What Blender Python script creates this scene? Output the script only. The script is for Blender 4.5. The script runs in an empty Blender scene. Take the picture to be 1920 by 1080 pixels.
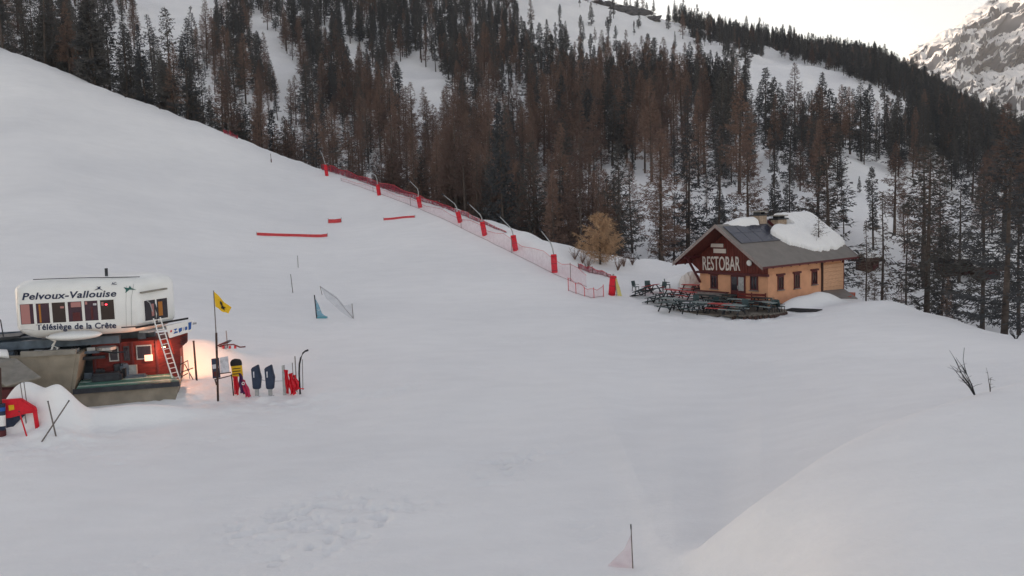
import bpy, bmesh, math, random
import numpy as np
from mathutils import Vector, Matrix

random.seed(7)
RNG = np.random.default_rng(11)
C = bpy.context.scene.collection
R = math.radians

# ------------------------------------------------------------------ camera
CAM_Z = 11.0
F = 1663.0                       # focal length in photo pixels (1920 wide, 60 degrees)
PITCH, ROLL = R(5.5), R(1.7)
_d = Vector((0, math.cos(PITCH), -math.sin(PITCH)))
_r0 = Vector((1, 0, 0)); _u0 = Vector((0, math.sin(PITCH), math.cos(PITCH)))
_r = _r0*math.cos(ROLL) - _u0*math.sin(ROLL)
_u = _u0*math.cos(ROLL) + _r0*math.sin(ROLL)
cam_data = bpy.data.cameras.new('camera'); cam = bpy.data.objects.new('camera', cam_data)
C.objects.link(cam)
cam_data.sensor_fit = 'HORIZONTAL'; cam_data.angle = 2*math.atan(960/F)
cam_data.clip_start = 0.2; cam_data.clip_end = 20000
M = Matrix(((_r.x, _u.x, -_d.x, 0), (_r.y, _u.y, -_d.y, 0), (_r.z, _u.z, -_d.z, CAM_Z), (0, 0, 0, 1)))
cam.matrix_world = M
bpy.context.scene.camera = cam

# ------------------------------------------------------------------ sky, sun, exposure
SUN_EL, SUN_AZ = R(6.0), R(-34.0)       # low sun behind the ridge, azimuth from +Y towards +X
world = bpy.data.worlds.new('World'); bpy.context.scene.world = world; world.use_nodes = True
wn = world.node_tree; wn.nodes.clear()
sky = wn.nodes.new('ShaderNodeTexSky'); sky.sky_type = 'NISHITA'; sky.sun_disc = False
sky.sun_elevation = SUN_EL; sky.sun_rotation = SUN_AZ; sky.altitude = 1500
sky.air_density = 1.0; sky.dust_density = 2.2; sky.ozone_density = 1.0
hs = wn.nodes.new('ShaderNodeHueSaturation'); hs.inputs['Saturation'].default_value = 0.55
bg = wn.nodes.new('ShaderNodeBackground'); bg.inputs['Strength'].default_value = 0.15
wo = wn.nodes.new('ShaderNodeOutputWorld')
wn.links.new(sky.outputs[0], hs.inputs['Color'])
tint = wn.nodes.new('ShaderNodeMix'); tint.data_type = 'RGBA'; tint.blend_type = 'MULTIPLY'; tint.inputs['Factor'].default_value = 1
tint.inputs['B'].default_value = (1.12, .985, .908, 1)          # the camera's warm white balance
wn.links.new(hs.outputs[0], tint.inputs['A']); wn.links.new(tint.outputs['Result'], bg.inputs['Color']); wn.links.new(bg.outputs[0], wo.inputs[0])
sl = bpy.data.lights.new('sun', 'SUN'); sl.energy = 2.0; sl.angle = R(0.5); sl.color = (1, .82, .66)
sun = bpy.data.objects.new('sun', sl); C.objects.link(sun)
sv = Vector((math.sin(SUN_AZ)*math.cos(SUN_EL), math.cos(SUN_AZ)*math.cos(SUN_EL), math.sin(SUN_EL)))
sun.rotation_euler = (-sv).to_track_quat('-Z', 'Y').to_euler(); sun.location = (0, 0, 300)
vs = bpy.context.scene.view_settings
bpy.context.scene.display_settings.display_device = 'sRGB'
vs.view_transform = 'Standard'; vs.look = 'None'; vs.gamma = 1; vs.use_curve_mapping = False
vs.exposure = 1.42
cy = bpy.context.scene.cycles
cy.max_bounces = 6; cy.diffuse_bounces = 4; cy.use_denoising = True

# ------------------------------------------------------------------ helpers
def ray(px, py):
    return _r*((px-960)/F) + _u*((540-py)/F) + _d
def P(px, py, Y):
    """world point seen at photo pixel (px,py) at depth Y (world y)"""
    w = ray(px, py); w = w*(Y/w.y)
    return Vector((w.x, w.y, w.z + CAM_Z))
def proj(x, y, z):
    x = np.asarray(x, float); y = np.asarray(y, float); z = np.asarray(z, float)-CAM_Z
    a = x*_r.x+y*_r.y+z*_r.z; b = x*_u.x+y*_u.y+z*_u.z; c = x*_d.x+y*_d.y+z*_d.z
    return 960+F*a/c, 540-F*b/c
def zfor(t, Y, py):
    """height at which (t*Y, Y, z) shows at pixel row py"""
    k = (540-py)/F
    n = k*(t*Y*_d.x+Y*_d.y) - (t*Y*_u.x+Y*_u.y)
    return n/(_u.z-k*_d.z) + CAM_Z
def tcol(px):
    w = ray(px, 420); return w.x/w.y

def hashn(ix, iy, s):
    n = (ix.astype(np.int64)*374761393 + iy.astype(np.int64)*668265263 + s*1442695041) & 0x7fffffff
    n = ((n ^ (n >> 13))*1274126177) & 0x7fffffff
    n = n ^ (n >> 16)
    return (n & 0xffff)/65535.0
def vnoise(x, y, s=0):
    x = np.asarray(x, float); y = np.asarray(y, float)
    ix = np.floor(x); iy = np.floor(y); fx = x-ix; fy = y-iy
    fx = fx*fx*fx*(fx*(fx*6-15)+10); fy = fy*fy*fy*(fy*(fy*6-15)+10)
    a = hashn(ix, iy, s); b = hashn(ix+1, iy, s); c = hashn(ix, iy+1, s); d = hashn(ix+1, iy+1, s)
    return (a*(1-fx)+b*fx)*(1-fy)+(c*(1-fx)+d*fx)*fy
def fbm(x, y, s=0, o=4, g=.5):
    v = 0; a = 1; n = 0
    for i in range(o):
        v = v+a*vnoise(x*2**i+i*17.3, y*2**i-i*9.1, s+i); n += a; a *= g
    return v/n
def pchip(xk, yk, x):
    """monotone cubic; xk (n,), yk (n,m), x (k,) -> (k,m)"""
    xk = np.asarray(xk, float); yk = np.asarray(yk, float)
    if yk.ndim == 1: return pchip(xk, yk[:, None], x)[:, 0]
    h = np.diff(xk)[:, None]; dl = np.diff(yk, axis=0)/h
    d = np.zeros_like(yk)
    w1 = 2*h[1:]+h[:-1]; w2 = h[1:]+2*h[:-1]
    pr = dl[1:]*dl[:-1]
    with np.errstate(divide='ignore', invalid='ignore'):
        hm = (w1+w2)/(w1/dl[:-1]+w2/dl[1:])
    d[1:-1] = np.where(pr > 0, hm, 0)
    d[0] = dl[0]; d[-1] = dl[-1]
    i = np.clip(np.searchsorted(xk, x)-1, 0, len(xk)-2)
    hh = h[i]; s = ((x-xk[i])[:, None])/hh
    h00 = 2*s**3-3*s**2+1; h10 = s**3-2*s**2+s; h01 = -2*s**3+3*s**2; h11 = s**3-s**2
    return h00*yk[i]+h10*hh*d[i]+h01*yk[i+1]+h11*hh*d[i+1]

# materials -----------------------------------------------------------------
MATS = {}
def mat(name, col, rough=.7, metal=0, noise=0, nscale=8, bump=0, bscale=30, spec=.3, emit=None, estr=0, coord='Object', mapscale=None, trans=0):
    if name in MATS: return MATS[name]
    m = bpy.data.materials.new(name); m.use_nodes = True; nt = m.node_tree
    b = nt.nodes['Principled BSDF']
    b.inputs['Base Color'].default_value = (*col, 1); b.inputs['Roughness'].default_value = rough
    b.inputs['Metallic'].default_value = metal; b.inputs['Specular IOR Level'].default_value = spec
    tc = nt.nodes.new('ShaderNodeTexCoord'); src = tc.outputs[coord]
    if mapscale:
        mp = nt.nodes.new('ShaderNodeMapping'); mp.inputs['Scale'].default_value = mapscale
        nt.links.new(src, mp.inputs[0]); src = mp.outputs[0]
    if noise:
        n = nt.nodes.new('ShaderNodeTexNoise'); n.inputs['Scale'].default_value = nscale; n.inputs['Detail'].default_value = 5
        nt.links.new(src, n.inputs['Vector'])
        rp = nt.nodes.new('ShaderNodeValToRGB')
        rp.color_ramp.elements[0].position = .3; rp.color_ramp.elements[1].position = .7
        rp.color_ramp.elements[0].color = (*[c*(1-noise) for c in col], 1)
        rp.color_ramp.elements[1].color = (*[min(1, c*(1+noise)) for c in col], 1)
        nt.links.new(n.outputs['Fac'], rp.inputs[0]); nt.links.new(rp.outputs[0], b.inputs['Base Color'])
    if bump:
        n2 = nt.nodes.new('ShaderNodeTexNoise'); n2.inputs['Scale'].default_value = bscale; n2.inputs['Detail'].default_value = 4
        nt.links.new(src, n2.inputs['Vector'])
        bp = nt.nodes.new('ShaderNodeBump'); bp.inputs['Strength'].default_value = bump; bp.inputs['Distance'].default_value = .05
        nt.links.new(n2.outputs['Fac'], bp.inputs['Height']); nt.links.new(bp.outputs[0], b.inputs['Normal'])
    if emit:
        b.inputs['Emission Color'].default_value = (*emit, 1); b.inputs['Emission Strength'].default_value = estr
    if trans: b.inputs['Transmission Weight'].default_value = trans
    MATS[name] = m
    return m

def mesh_obj(name, verts, faces, material, parent=None, smooth=False, mats=None, fmi=None):
    me = bpy.data.meshes.new(name)
    me.from_pydata([tuple(v) for v in verts], [], faces)
    for mm in (mats or [material]):
        if mm: me.materials.append(mm)
    if fmi: me.polygons.foreach_set('material_index', fmi)
    if smooth: me.polygons.foreach_set('use_smooth', [True]*len(me.polygons))
    me.update()
    o = bpy.data.objects.new(name, me); C.objects.link(o)
    if parent: o.parent = parent
    return o
def np_mesh(name, V, Fq, material, smooth=True):
    me = bpy.data.meshes.new(name); n = Fq.shape[1]
    me.vertices.add(len(V)); me.vertices.foreach_set('co', V.astype(np.float32).ravel())
    me.loops.add(Fq.size); me.loops.foreach_set('vertex_index', Fq.astype(np.int32).ravel())
    me.polygons.add(len(Fq))
    me.polygons.foreach_set('loop_start', np.arange(0, Fq.size, n, dtype=np.int32))
    me.polygons.foreach_set('loop_total', np.full(len(Fq), n, dtype=np.int32))
    if smooth: me.polygons.foreach_set('use_smooth', np.ones(len(Fq), bool))
    me.materials.append(material); me.update(calc_edges=True); me.validate()
    return me
def tag(o, label=None, cat=None, group=None, kind=None):
    if label: o['label'] = label
    if cat: o['category'] = cat
    if group: o['group'] = group
    if kind: o['kind'] = kind
    return o
def empty(name, loc, rz=0, label=None, cat=None, group=None):
    o = bpy.data.objects.new(name, None); C.objects.link(o)
    o.location = loc; o.rotation_euler = (0, 0, rz); o.empty_display_size = .3
    return tag(o, label, cat, group)
def copy_tree(o, parent=None):
    c = o.copy(); C.objects.link(c); c.parent = parent
    for ch in list(o.children): copy_tree(ch, c)
    return c

class MB:
    """collects shapes, builds them as one mesh"""
    def __init__(s): s.v = []; s.f = []
    def add(s, vs_, fs):
        n = len(s.v); s.v += [Vector(v) for v in vs_]; s.f += [[i+n for i in f] for f in fs]; return s
    def box(s, c, size, rot=None):
        c = Vector(c); h = Vector(size)/2; vv = []
        for z in (-1, 1):
            for x, y in ((-1, -1), (1, -1), (1, 1), (-1, 1)):
                p = Vector((x*h.x, y*h.y, z*h.z))
                if rot: p = rot @ p
                vv.append(c+p)
        return s.add(vv, [[3, 2, 1, 0], [4, 5, 6, 7], [0, 1, 5, 4], [1, 2, 6, 5], [2, 3, 7, 6], [3, 0, 4, 7]])
    def bar(s, a, b, w, h=None, up=(0, 0, 1)):
        a = Vector(a); b = Vector(b); h = h or w; d = (b-a); L = d.length; d.normalize(); up = Vector(up)
        if abs(d.dot(up)) > .98: up = Vector((1, 0, 0))
        x = d.cross(up).normalized(); y = x.cross(d)
        rot = Matrix((x, d, y)).transposed()
        return s.box((a+b)/2, (w, L, h), rot)
    def tube(s, pts, rad, n=6, cap=True):
        pts = [Vector(p) for p in pts]
        if not isinstance(rad, (list, tuple)): rad = [rad]*len(pts)
        rings = []; vv = []
        for i, p in enumerate(pts):
            d = (pts[min(i+1, len(pts)-1)]-pts[max(i-1, 0)]).normalized()
            up = Vector((0, 0, 1)) if abs(d.z) < .9 else Vector((1, 0, 0))
            x = d.cross(up).normalized(); y = x.cross(d)
            for k in range(n):
                a = 2*math.pi*k/n; vv.append(p+(x*math.cos(a)+y*math.sin(a))*rad[i])
        ff = []
        for i in range(len(pts)-1):
            for k in range(n):
                ff.append([i*n+k, i*n+(k+1) % n, (i+1)*n+(k+1) % n, (i+1)*n+k])
        if cap: ff += [list(range(n))[::-1], [(len(pts)-1)*n+k for k in range(n)]]
        return s.add(vv, ff)
    def prism(s, poly, off):
        """extrude polygon (3d points) by vector off"""
        n = len(poly); poly = [Vector(p) for p in poly]; off = Vector(off)
        ff = [list(range(n))[::-1], [n+i for i in range(n)]]+[[i, (i+1) % n, n+(i+1) % n, n+i] for i in range(n)]
        return s.add(poly+[p+off for p in poly], ff)
    def build(s, name, material, parent=None, smooth=False, bevel=0):
        o = mesh_obj(name, s.v, s.f, material, parent, smooth)
        if bevel:
            bm = bmesh.new(); bm.from_mesh(o.data)
            bmesh.ops.recalc_face_normals(bm, faces=bm.faces)
            bmesh.ops.bevel(bm, geom=bm.edges[:], offset=bevel, segments=2, affect='EDGES', clamp_overlap=True)
            bm.to_mesh(o.data); bm.free()
        return o

def text_mesh(name, body, size, material, parent, loc, xdir, ydir, offset=0, shear=0, depth=.008, spacing=1.0, width=None):
    cu = bpy.data.curves.new(name, 'FONT'); cu.body = body; cu.size = size; cu.extrude = depth
    cu.offset = offset; cu.shear = shear; cu.space_character = spacing
    cu.align_x = 'CENTER'; cu.align_y = 'CENTER'; cu.resolution_u = 3
    ob = bpy.data.objects.new(name, cu); C.objects.link(ob)
    dg = bpy.context.evaluated_depsgraph_get()
    me = bpy.data.meshes.new_from_object(ob.evaluated_get(dg))
    C.objects.unlink(ob); bpy.data.objects.remove(ob); bpy.data.curves.remove(cu)
    me.name = name; me.materials.clear(); me.materials.append(material)
    x = Vector(xdir).normalized(); z = x.cross(Vector(ydir)).normalized(); y = z.cross(x)
    sx = 1
    if width:
        xs = [v.co.x for v in me.vertices]; sx = width/(max(xs)-min(xs))
    mt = Matrix((x*sx, y, z)).transposed().to_4x4(); mt.translation = Vector(loc)
    me.transform(mt)
    o = bpy.data.objects.new(name, me); C.objects.link(o); o.parent = parent
    return o

# ------------------------------------------------------------------ terrain
def snow_material():
    m = bpy.data.materials.new('snow'); m.use_nodes = True; nt = m.node_tree; N = nt.nodes.new; L = nt.links.new
    b = nt.nodes['Principled BSDF']; b.inputs['Roughness'].default_value = .75; b.inputs['Specular IOR Level'].default_value = .25
    geo = N('ShaderNodeNewGeometry')
    n1 = N('ShaderNodeTexNoise'); n1.inputs['Scale'].default_value = .06; n1.inputs['Detail'].default_value = 6
    L(geo.outputs['Position'], n1.inputs['Vector'])
    rp = N('ShaderNodeValToRGB'); rp.color_ramp.elements[0].position = .3; rp.color_ramp.elements[1].position = .7
    rp.color_ramp.elements[0].color = (.80, .80, .815, 1); rp.color_ramp.elements[1].color = (.90, .895, .90, 1)
    streak_shade = N('ShaderNodeMapRange'); streak_shade.inputs['From Min'].default_value = .35; streak_shade.inputs['From Max'].default_value = .68  # streak noise also darkens the colour, making up for faint bump shading
    streak_shade.inputs['To Min'].default_value = 1.0; streak_shade.inputs['To Max'].default_value = .955
    mx = N('ShaderNodeMix'); mx.data_type = 'RGBA'; mx.blend_type = 'MULTIPLY'; mx.inputs['Factor'].default_value = 1
    L(n1.outputs['Fac'], rp.inputs[0]); L(rp.outputs[0], mx.inputs['A']); L(streak_shade.outputs[0], mx.inputs['B']); L(mx.outputs['Result'], b.inputs['Base Color'])
    # groomed streaks: noise stretched along the piste, plus fine grain
    mp = N('ShaderNodeMapping'); mp.inputs['Scale'].default_value = (.35, .8, 1); mp.inputs['Rotation'].default_value = (0, 0, R(-28))
    L(geo.outputs['Position'], mp.inputs[0])
    n2 = N('ShaderNodeTexNoise'); n2.inputs['Scale'].default_value = 1.1; n2.inputs['Detail'].default_value = 7; n2.inputs['Roughness'].default_value = .62
    L(mp.outputs[0], n2.inputs['Vector'])
    n3 = N('ShaderNodeTexNoise'); n3.inputs['Scale'].default_value = 5; n3.inputs['Detail'].default_value = 6
    L(geo.outputs['Position'], n3.inputs['Vector'])
    L(n2.outputs['Fac'], streak_shade.inputs['Value'])
    ad = N('ShaderNodeMath'); ad.operation = 'MULTIPLY_ADD'; ad.inputs[1].default_value = .25
    L(n3.outputs['Fac'], ad.inputs[0]); L(n2.outputs['Fac'], ad.inputs[2])
    bp = N('ShaderNodeBump'); bp.inputs['Strength'].default_value = .5; bp.inputs['Distance'].default_value = .16
    L(ad.outputs[0], bp.inputs['Height']); L(bp.outputs[0], b.inputs['Normal'])
    return m
SNOW = snow_material()

# each column: (px, near z at Y=3, near z at Y=11, [ (py,Y) x7 up to the crest ], dip (Y,z), [ (py,Y) x5 over the hill ])
COLS = [
 (-600, -.2, -.1, [(1080,27),(900,37),(760,50),(560,78),(420,110),(260,150),(0,215)],   (250, 50), [(-40,300),(-110,360),(-170,430),(-220,520),(-260,640)]),
 (0,    -.3, -.1, [(1080,26),(830,40),(740,47),(500,80),(390,104),(240,142),(85,190)],  (215, 36), [(60,250),(20,290),(-30,350),(-90,440),(-150,600)]),
 (200,  -.3, -.1, [(1080,26),(830,40.5),(725,49),(540,75),(450,95),(300,136),(163,185)], (212, 24), [(130,245),(70,290),(10,350),(-60,440),(-130,600)]),
 (400,  -.3, -.1, [(1080,25.5),(830,40),(720,50),(600,68),(480,97),(350,136),(238,178)], (205, 14), [(210,235),(120,285),(40,345),(-40,440),(-120,600)]),
 (600,  -.3, 0,   [(1080,25),(820,40),(720,50),(600,70),(480,102),(400,132),(316,170)],  (196, 8),  [(310,215),(200,270),(90,340),(-20,440),(-110,600)]),
 (780,  -.3, 0,   [(1080,24.8),(820,39),(710,49),(610,67),(510,91),(430,115),(369,139)], (165, 3),  [(370,190),(250,255),(130,330),(20,430),(-80,600)]),
 (900,  -.3, 0,   [(1080,24.6),(810,39.5),(700,50),(620,65),(530,85),(460,104),(408,117)], (148, 1), [(385,175),(260,245),(140,325),(35,430),(-50,610)]),
 (1060, -.3, 0,   [(1080,24.5),(810,39),(690,51),(620,64),(560,77),(505,90),(461,99)],   (128, -1), [(400,158),(285,225),(160,310),(70,420),(-12,620)]),
 (1200, -.2, .1,  [(1080,24.5),(1020,26.6),(960,29),(640,61),(590,71),(545,83),(493,100)],  (126, -.5),[(400,150),(285,215),(180,300),(95,420),(32,620)]),
 (1260, .2, .4,   [(1080,23.5),(1050,24.6),(1003,26.5),(640,60.5),(592,70),(555,80),(495,102)], (126, 0),[(395,150),(275,220),(165,310),(92,430),(55,620)]),
 (1340, .9, 1.0,  [(1080,21.8),(1000,23.5),(1004,26.5),(645,59),(595,69),(560,79.5),(496,104)], (124, 0), [(388,148),(265,225),(185,292),(103,425),(84,620)]),
 (1440, 1.5, 1.6, [(1080,20),(930,23),(940,28),(650,58),(598,67.5),(566,79),(497,106)],  (122, 0),  [(380,145),(255,230),(200,275),(118,420),(104,620)]),
 (1600, 2.4, 2.6, [(1080,17.5),(831,24.5),(856,30),(660,52.5),(610,62),(580,70),(561,78)], (102, -2), [(420,128),(300,190),(210,285),(135,430),(132,640)]),
 (1750, 2.8, 3.2, [(1080,16.5),(772,26),(798,32),(665,50),(628,56.5),(604,62.5),(589,67)], (92, -3), [(480,118),(350,180),(262,285),(208,410),(190,640)]),
 (1920, 3.0, 3.6, [(1080,16),(727,28),(752,36),(675,47),(655,50.5),(642,54),(630,58)],   (84, -4),  [(500,112),(390,175),(320,275),(292,400),(278,640)]),
 (2500, 3.2, 4.0, [(1080,15),(650,34),(672,40),(630,46),(622,49),(615,52),(610,56)],     (82, -5),  [(500,110),(420,170),(360,270),(330,400),(318,640)]),
]
def build_table():
    ts = []; Yk = []; Zk = []
    for px, z0, z1, near, dip, hill in COLS:
        t = tcol(px); ts.append(t); Y = [3., 11.]; Z = [z0, z1]
        for py, y in near: Y.append(y); Z.append(zfor(t, y, py))
        Y.append(dip[0]); Z.append(dip[1])
        for py, y in hill: Y.append(y); Z.append(zfor(t, y, py))
        Y += [Y[-1]+250, Y[-1]+1400]; Z += [Z[-1]-20, Z[-1]-260]
        Yk.append(Y); Zk.append(Z)
    return np.array(ts), np.array(Yk), np.array(Zk)
TS, YK, ZK = build_table()
NU = [3, 5, 110, 110, 110, 30, 30, 30, 34, 28, 26, 24, 26, 26, 24, 6, 6]
us = [0.0]
for i, n in enumerate(NU[:YK.shape[1]-1]):
    us += list(i+(np.arange(n)+1)/n)
us = np.array(us)
tcols = np.concatenate([np.linspace(tcol(-600), tcol(-30), 40)[:-1], np.linspace(tcol(-30), tcol(1950), 520), np.linspace(tcol(1950), tcol(2500), 40)[1:]])
Yt = pchip(TS, YK, tcols); Zt = pchip(TS, ZK, tcols)           # (cols, knots)
kidx = np.arange(YK.shape[1], dtype=float)
GY = pchip(kidx, Yt.T, us)                                     # (u, cols)
GZ = pchip(kidx, Zt.T, us)
def _blur(A, s=12):
    k = np.arange(-3*s, 3*s+1); w = np.exp(-.5*(k/s)**2); w /= w.sum()
    B = np.pad(A, ((0, 0), (3*s, 3*s)), mode='edge')
    return sum(w[i]*B[:, i:i+A.shape[1]] for i in range(len(k)))
_bw = np.clip(5.0-us, 0, 1)[:, None]*np.clip((tcol(1285)-tcols)/.04, .12, 1)[None, :]
GY = GY*(1-_bw)+_blur(GY)*_bw; GZ = GZ*(1-_bw)+_blur(GZ)*_bw
GX = GY*tcols[None, :]
U2 = us[:, None]
pist = np.clip(1-(U2-7.5)/1.2, 0, 1)                           # 1 on the piste, 0 beyond the crest
hillw = np.clip((U2-8.6)/1.2, 0, 1)
_smo = 1-.85*np.clip((GX/GY-tcol(1280))/.1, 0, 1)*np.clip((36-GY)/4, 0, 1)      # the bank in the right foreground is smooth
GZ = GZ + pist*(fbm(GX/9, GY/9, 3, 3)-.5)*.35*np.clip(GY/30, .3, 1)*(.4+.6*_smo) + pist*(fbm(GX/1.9, GY/1.9, 8, 3)-.5)*.07*_smo
# ski tracks and wind crust: shallow streaks in patches
_a = R(-28); _a = R(9); _su = GX*math.cos(_a)+GY*math.sin(_a); _sv = -GX*math.sin(_a)+GY*math.cos(_a)
def _band(p0, p1, w):
    dx, dy = p1.x-p0.x, p1.y-p0.y; L2 = dx*dx+dy*dy
    s = np.clip(((GX-p0.x)*dx+(GY-p0.y)*dy)/L2, -.1, 1.0); q = np.hypot(GX-p0.x-s*dx, GY-p0.y-s*dy)
    return np.exp(-(q/w)**2)
_patch = np.clip(_band(P(230, 1065, 26), P(640, 930, 32), 1.3)+_band(P(520, 1040, 27), P(1000, 870, 36), 1.4)+.8*_band(P(950, 985, 28), P(1080, 990, 28), .9)+.5*_band(P(560, 780, 43), P(900, 690, 52), 1.6)+.5*_band(P(250, 860, 38), P(450, 800, 42), .8)+.4*_band(P(900, 640, 62), P(1900, 700, 46), 1.6), 0, 1)*np.clip(fbm(GX/3, GY/3, 41, 3)*3-1, 0, 1)
_str = np.clip(fbm(_su/.55, _sv/.42, 43, 3, .6)-.46, 0, 1)
def _spot(p, rx, ry): return np.exp(-((GX-p.x)/rx)**2-((GY-p.y)/ry)**2)
_tramp = np.clip(_spot(P(470, 745, 47), 5, 2.2)+_spot(P(360, 720, 49), 3, 2.5)+_spot(P(100, 835, 40), 3.5, 2.5)+.8*_spot(P(1330, 592, 68.5), 9, 2)+.7*_spot(P(1230, 565, 76), 5, 4)+.5*_spot(P(1480, 590, 68), 6, 2)+.6*_spot(P(620, 600, 68), 4, 2), 0, 1)
GZ = GZ + pist*_tramp*((fbm(GX/.8, GY/.8, 47, 3, .6)-.5)*.34)
GZ = GZ - pist*_patch*_str*.6
GZ = GZ + hillw*((fbm(GX/28, GY/28, 5, 4)-.5)*7*np.clip((GY-80)/150, .15, 1.3) + (fbm(GX/6, GY/6, 6, 3)-.5)*1.3)
crw = np.exp(-((U2-8.0)/.35)**2)
GZ = GZ + crw*(fbm(GX/3.5, GY/3.5, 21, 3)-.45)*.9*np.clip((1560-960*0-(GX/GY*F+960))/200, .25, 1)
def ground_z(x, y):
    t = x/y
    j = np.searchsorted(tcols, t)-1; j = int(np.clip(j, 0, len(tcols)-2)); a = (t-tcols[j])/(tcols[j+1]-tcols[j])
    z0 = np.interp(y, GY[:, j], GZ[:, j]); z1 = np.interp(y, GY[:, j+1], GZ[:, j+1])
    return float(z0*(1-a)+z1*a)
def G(px, py, dz=0.0, ymin=8):
    """where the pixel's ray first meets the snow"""
    w = ray(px, py); w = w/w.y
    ys = np.arange(ymin, 700, .25)
    t = w.x
    j = int(np.clip(np.searchsorted(tcols, t)-1, 0, len(tcols)-2)); a = (t-tcols[j])/(tcols[j+1]-tcols[j])
    zz = np.interp(ys, GY[:, j], GZ[:, j])*(1-a)+np.interp(ys, GY[:, j+1], GZ[:, j+1])*a
    hit = np.where(CAM_Z+w.z*ys <= zz)[0]
    y = ys[hit[0]] if len(hit) else 300.
    return Vector((t*y, y, ground_z(t*y, y)+dz))

def HEAPS():
    heap(72, 745, 42.6, 1.6, 1.0, 1.4, R(10), 3.4); heap(118, 770, 42.0, 1.0, .9, 1.05, R(10), 2.6); heap(90, 800, 40.5, 1.6, .8, .35, 0, 2.2)          # snow bank in front of the lift pit
    heap(30, 745, 43.0, 1.3, 1.0, .9, 0, 2.6)
    heap(1500, 566, 73.5, 2.6, 1.1, 1.0, R(38), 2.6)         # banks along the restaurant's side wall
    heap(1545, 566, 75.5, 1.7, 1.1, .8, R(38), 2.6)
    heap(1285, 540, 85, 2.0, 1.6, 1.3, 0, 2.4)
    heap(1225, 505, 96, 5.0, 2.5, .9, 0, 2.2)
    heap(385, 690, 54.5, 2.4, 1.8, 1.35, R(15), 2.2); heap(235, 775, 43.6, 3.4, .8, .75, R(15), 2.4)           # trampled bank beside the lift hut
    heap(330, 690, 53.5, 1.6, 1.6, .35, 0, 2.4)
    heap(1655, 575, 72, 4.0, 2.0, .5, R(20), 2.2)

HERO = []
def TREES_READY():
    def put(px, ytop, Y, kindname, variant, label, wid=1.0, lean=None):
        t = tcol(px); x = P(px, (ytop+560)/2, Y).x; z = ground_z(x, Y)
        zt = zfor(x/Y, Y, ytop)
        global trees
        trees = [q for q in trees if not ((q[2]-x)**2+(q[3]-Y)**2 < 5 or (Y < 130 and abs(q[0]-px) < 26 and 60 < q[3] < Y))]
        HERO.append((kindname, variant, (x, Y, z-.2), zt-z+.2, label, wid, lean))
    put(1740, 272, 82, 'pine_tree', SV[0], 'tall dark conifer with open lower branches right of the restaurant', 1.45)
    put(1888, 258, 64, 'pine_tree', SV[1], 'nearest tall dark conifer at the right edge of the photo', 1.5)
    put(1556, 262, 101, 'pine_tree', SV[2], 'broad dark conifer rising behind the far end of the restaurant roof', 1.6)
    put(1656, 358, 86, 'young_tree', YV[0], 'slim bare young tree with a straight stem right of the restaurant', 1.0)
    put(1625, 415, 80, 'young_tree', YV[0], 'small bare young tree closest to the restaurant end wall', .9)
    put(1700, 392, 92, 'young_tree', YV[1], 'thin brownish young tree left of the tall dark conifer', 1.0)
    put(1436, 126, 232, 'spruce_tree', CV[0], 'full dark evergreen standing out against the open meadow', 1.35)
    put(1468, 168, 236, 'spruce_tree', CV[1], 'narrow dark evergreen just right of the full one below the meadow', .9)
    put(1393, 125, 245, 'spruce_tree', CV[4], 'dark evergreen at the left end of the open meadow', 1.1)
    put(1345, 242, 120, 'pine_tree', SV[3], 'dark conifer rising behind the restaurant gable peak', 1.1)
    put(1290, 232, 126, 'pine_tree', SV[1], 'dark conifer left of the restaurant gable', 1.1)
    put(1238, 244, 116, 'larch_tree', LV[1], 'tall brown larch above the golden bush', 1.2)
    put(1160, 262, 112, 'pine_tree', SV[0], 'thin dark conifer directly behind the golden bush', 1.1)
    put(1404, 262, 118, 'larch_tree', LV[2], 'brown larch behind the restaurant chimney', 1.2)
    put(1500, 262, 150, 'larch_tree', LV[0], 'brown larch left of the broad conifer behind the roof', 1.2)
    put(1530, 285, 142, 'larch_tree', LV[3], 'second brown larch left of the broad conifer behind the roof', 1.1)
    put(1800, 330, 105, 'pine_tree', SV[3], 'dark conifer between the two tallest right hand trees', 1.4)
    put(1846, 322, 90, 'pine_tree', SV[2], 'dark conifer just left of the rightmost tall tree', 1.3)
    put(1915, 330, 74, 'pine_tree', SV[3], 'dark conifer partly cut off by the right edge of the photo', 1.1)
    put(1610, 330, 150, 'spruce_tree', CV[0], 'small pointed evergreen on the bare snow above the restaurant', .9)
    put(1577, 318, 150, 'spruce_tree', CV[3], 'small evergreen left of the pointed one above the restaurant', .8)
    put(1735, 275, 105, 'larch_tree', LV[1], 'brown larch top behind the tall dark conifer', 1.3)
    put(1776, 520, 74, 'young_tree', YV[1], 'low brown sapling at the piste edge below the huts', 1.6)
    put(1690, 530, 74, 'young_tree', YV[1], 'low brown sapling behind the snow right of the restaurant', 1.7)
    put(1640, 520, 78, 'young_tree', YV[1], 'low brown sapling beside the restaurant annexe', 1.6)
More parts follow.
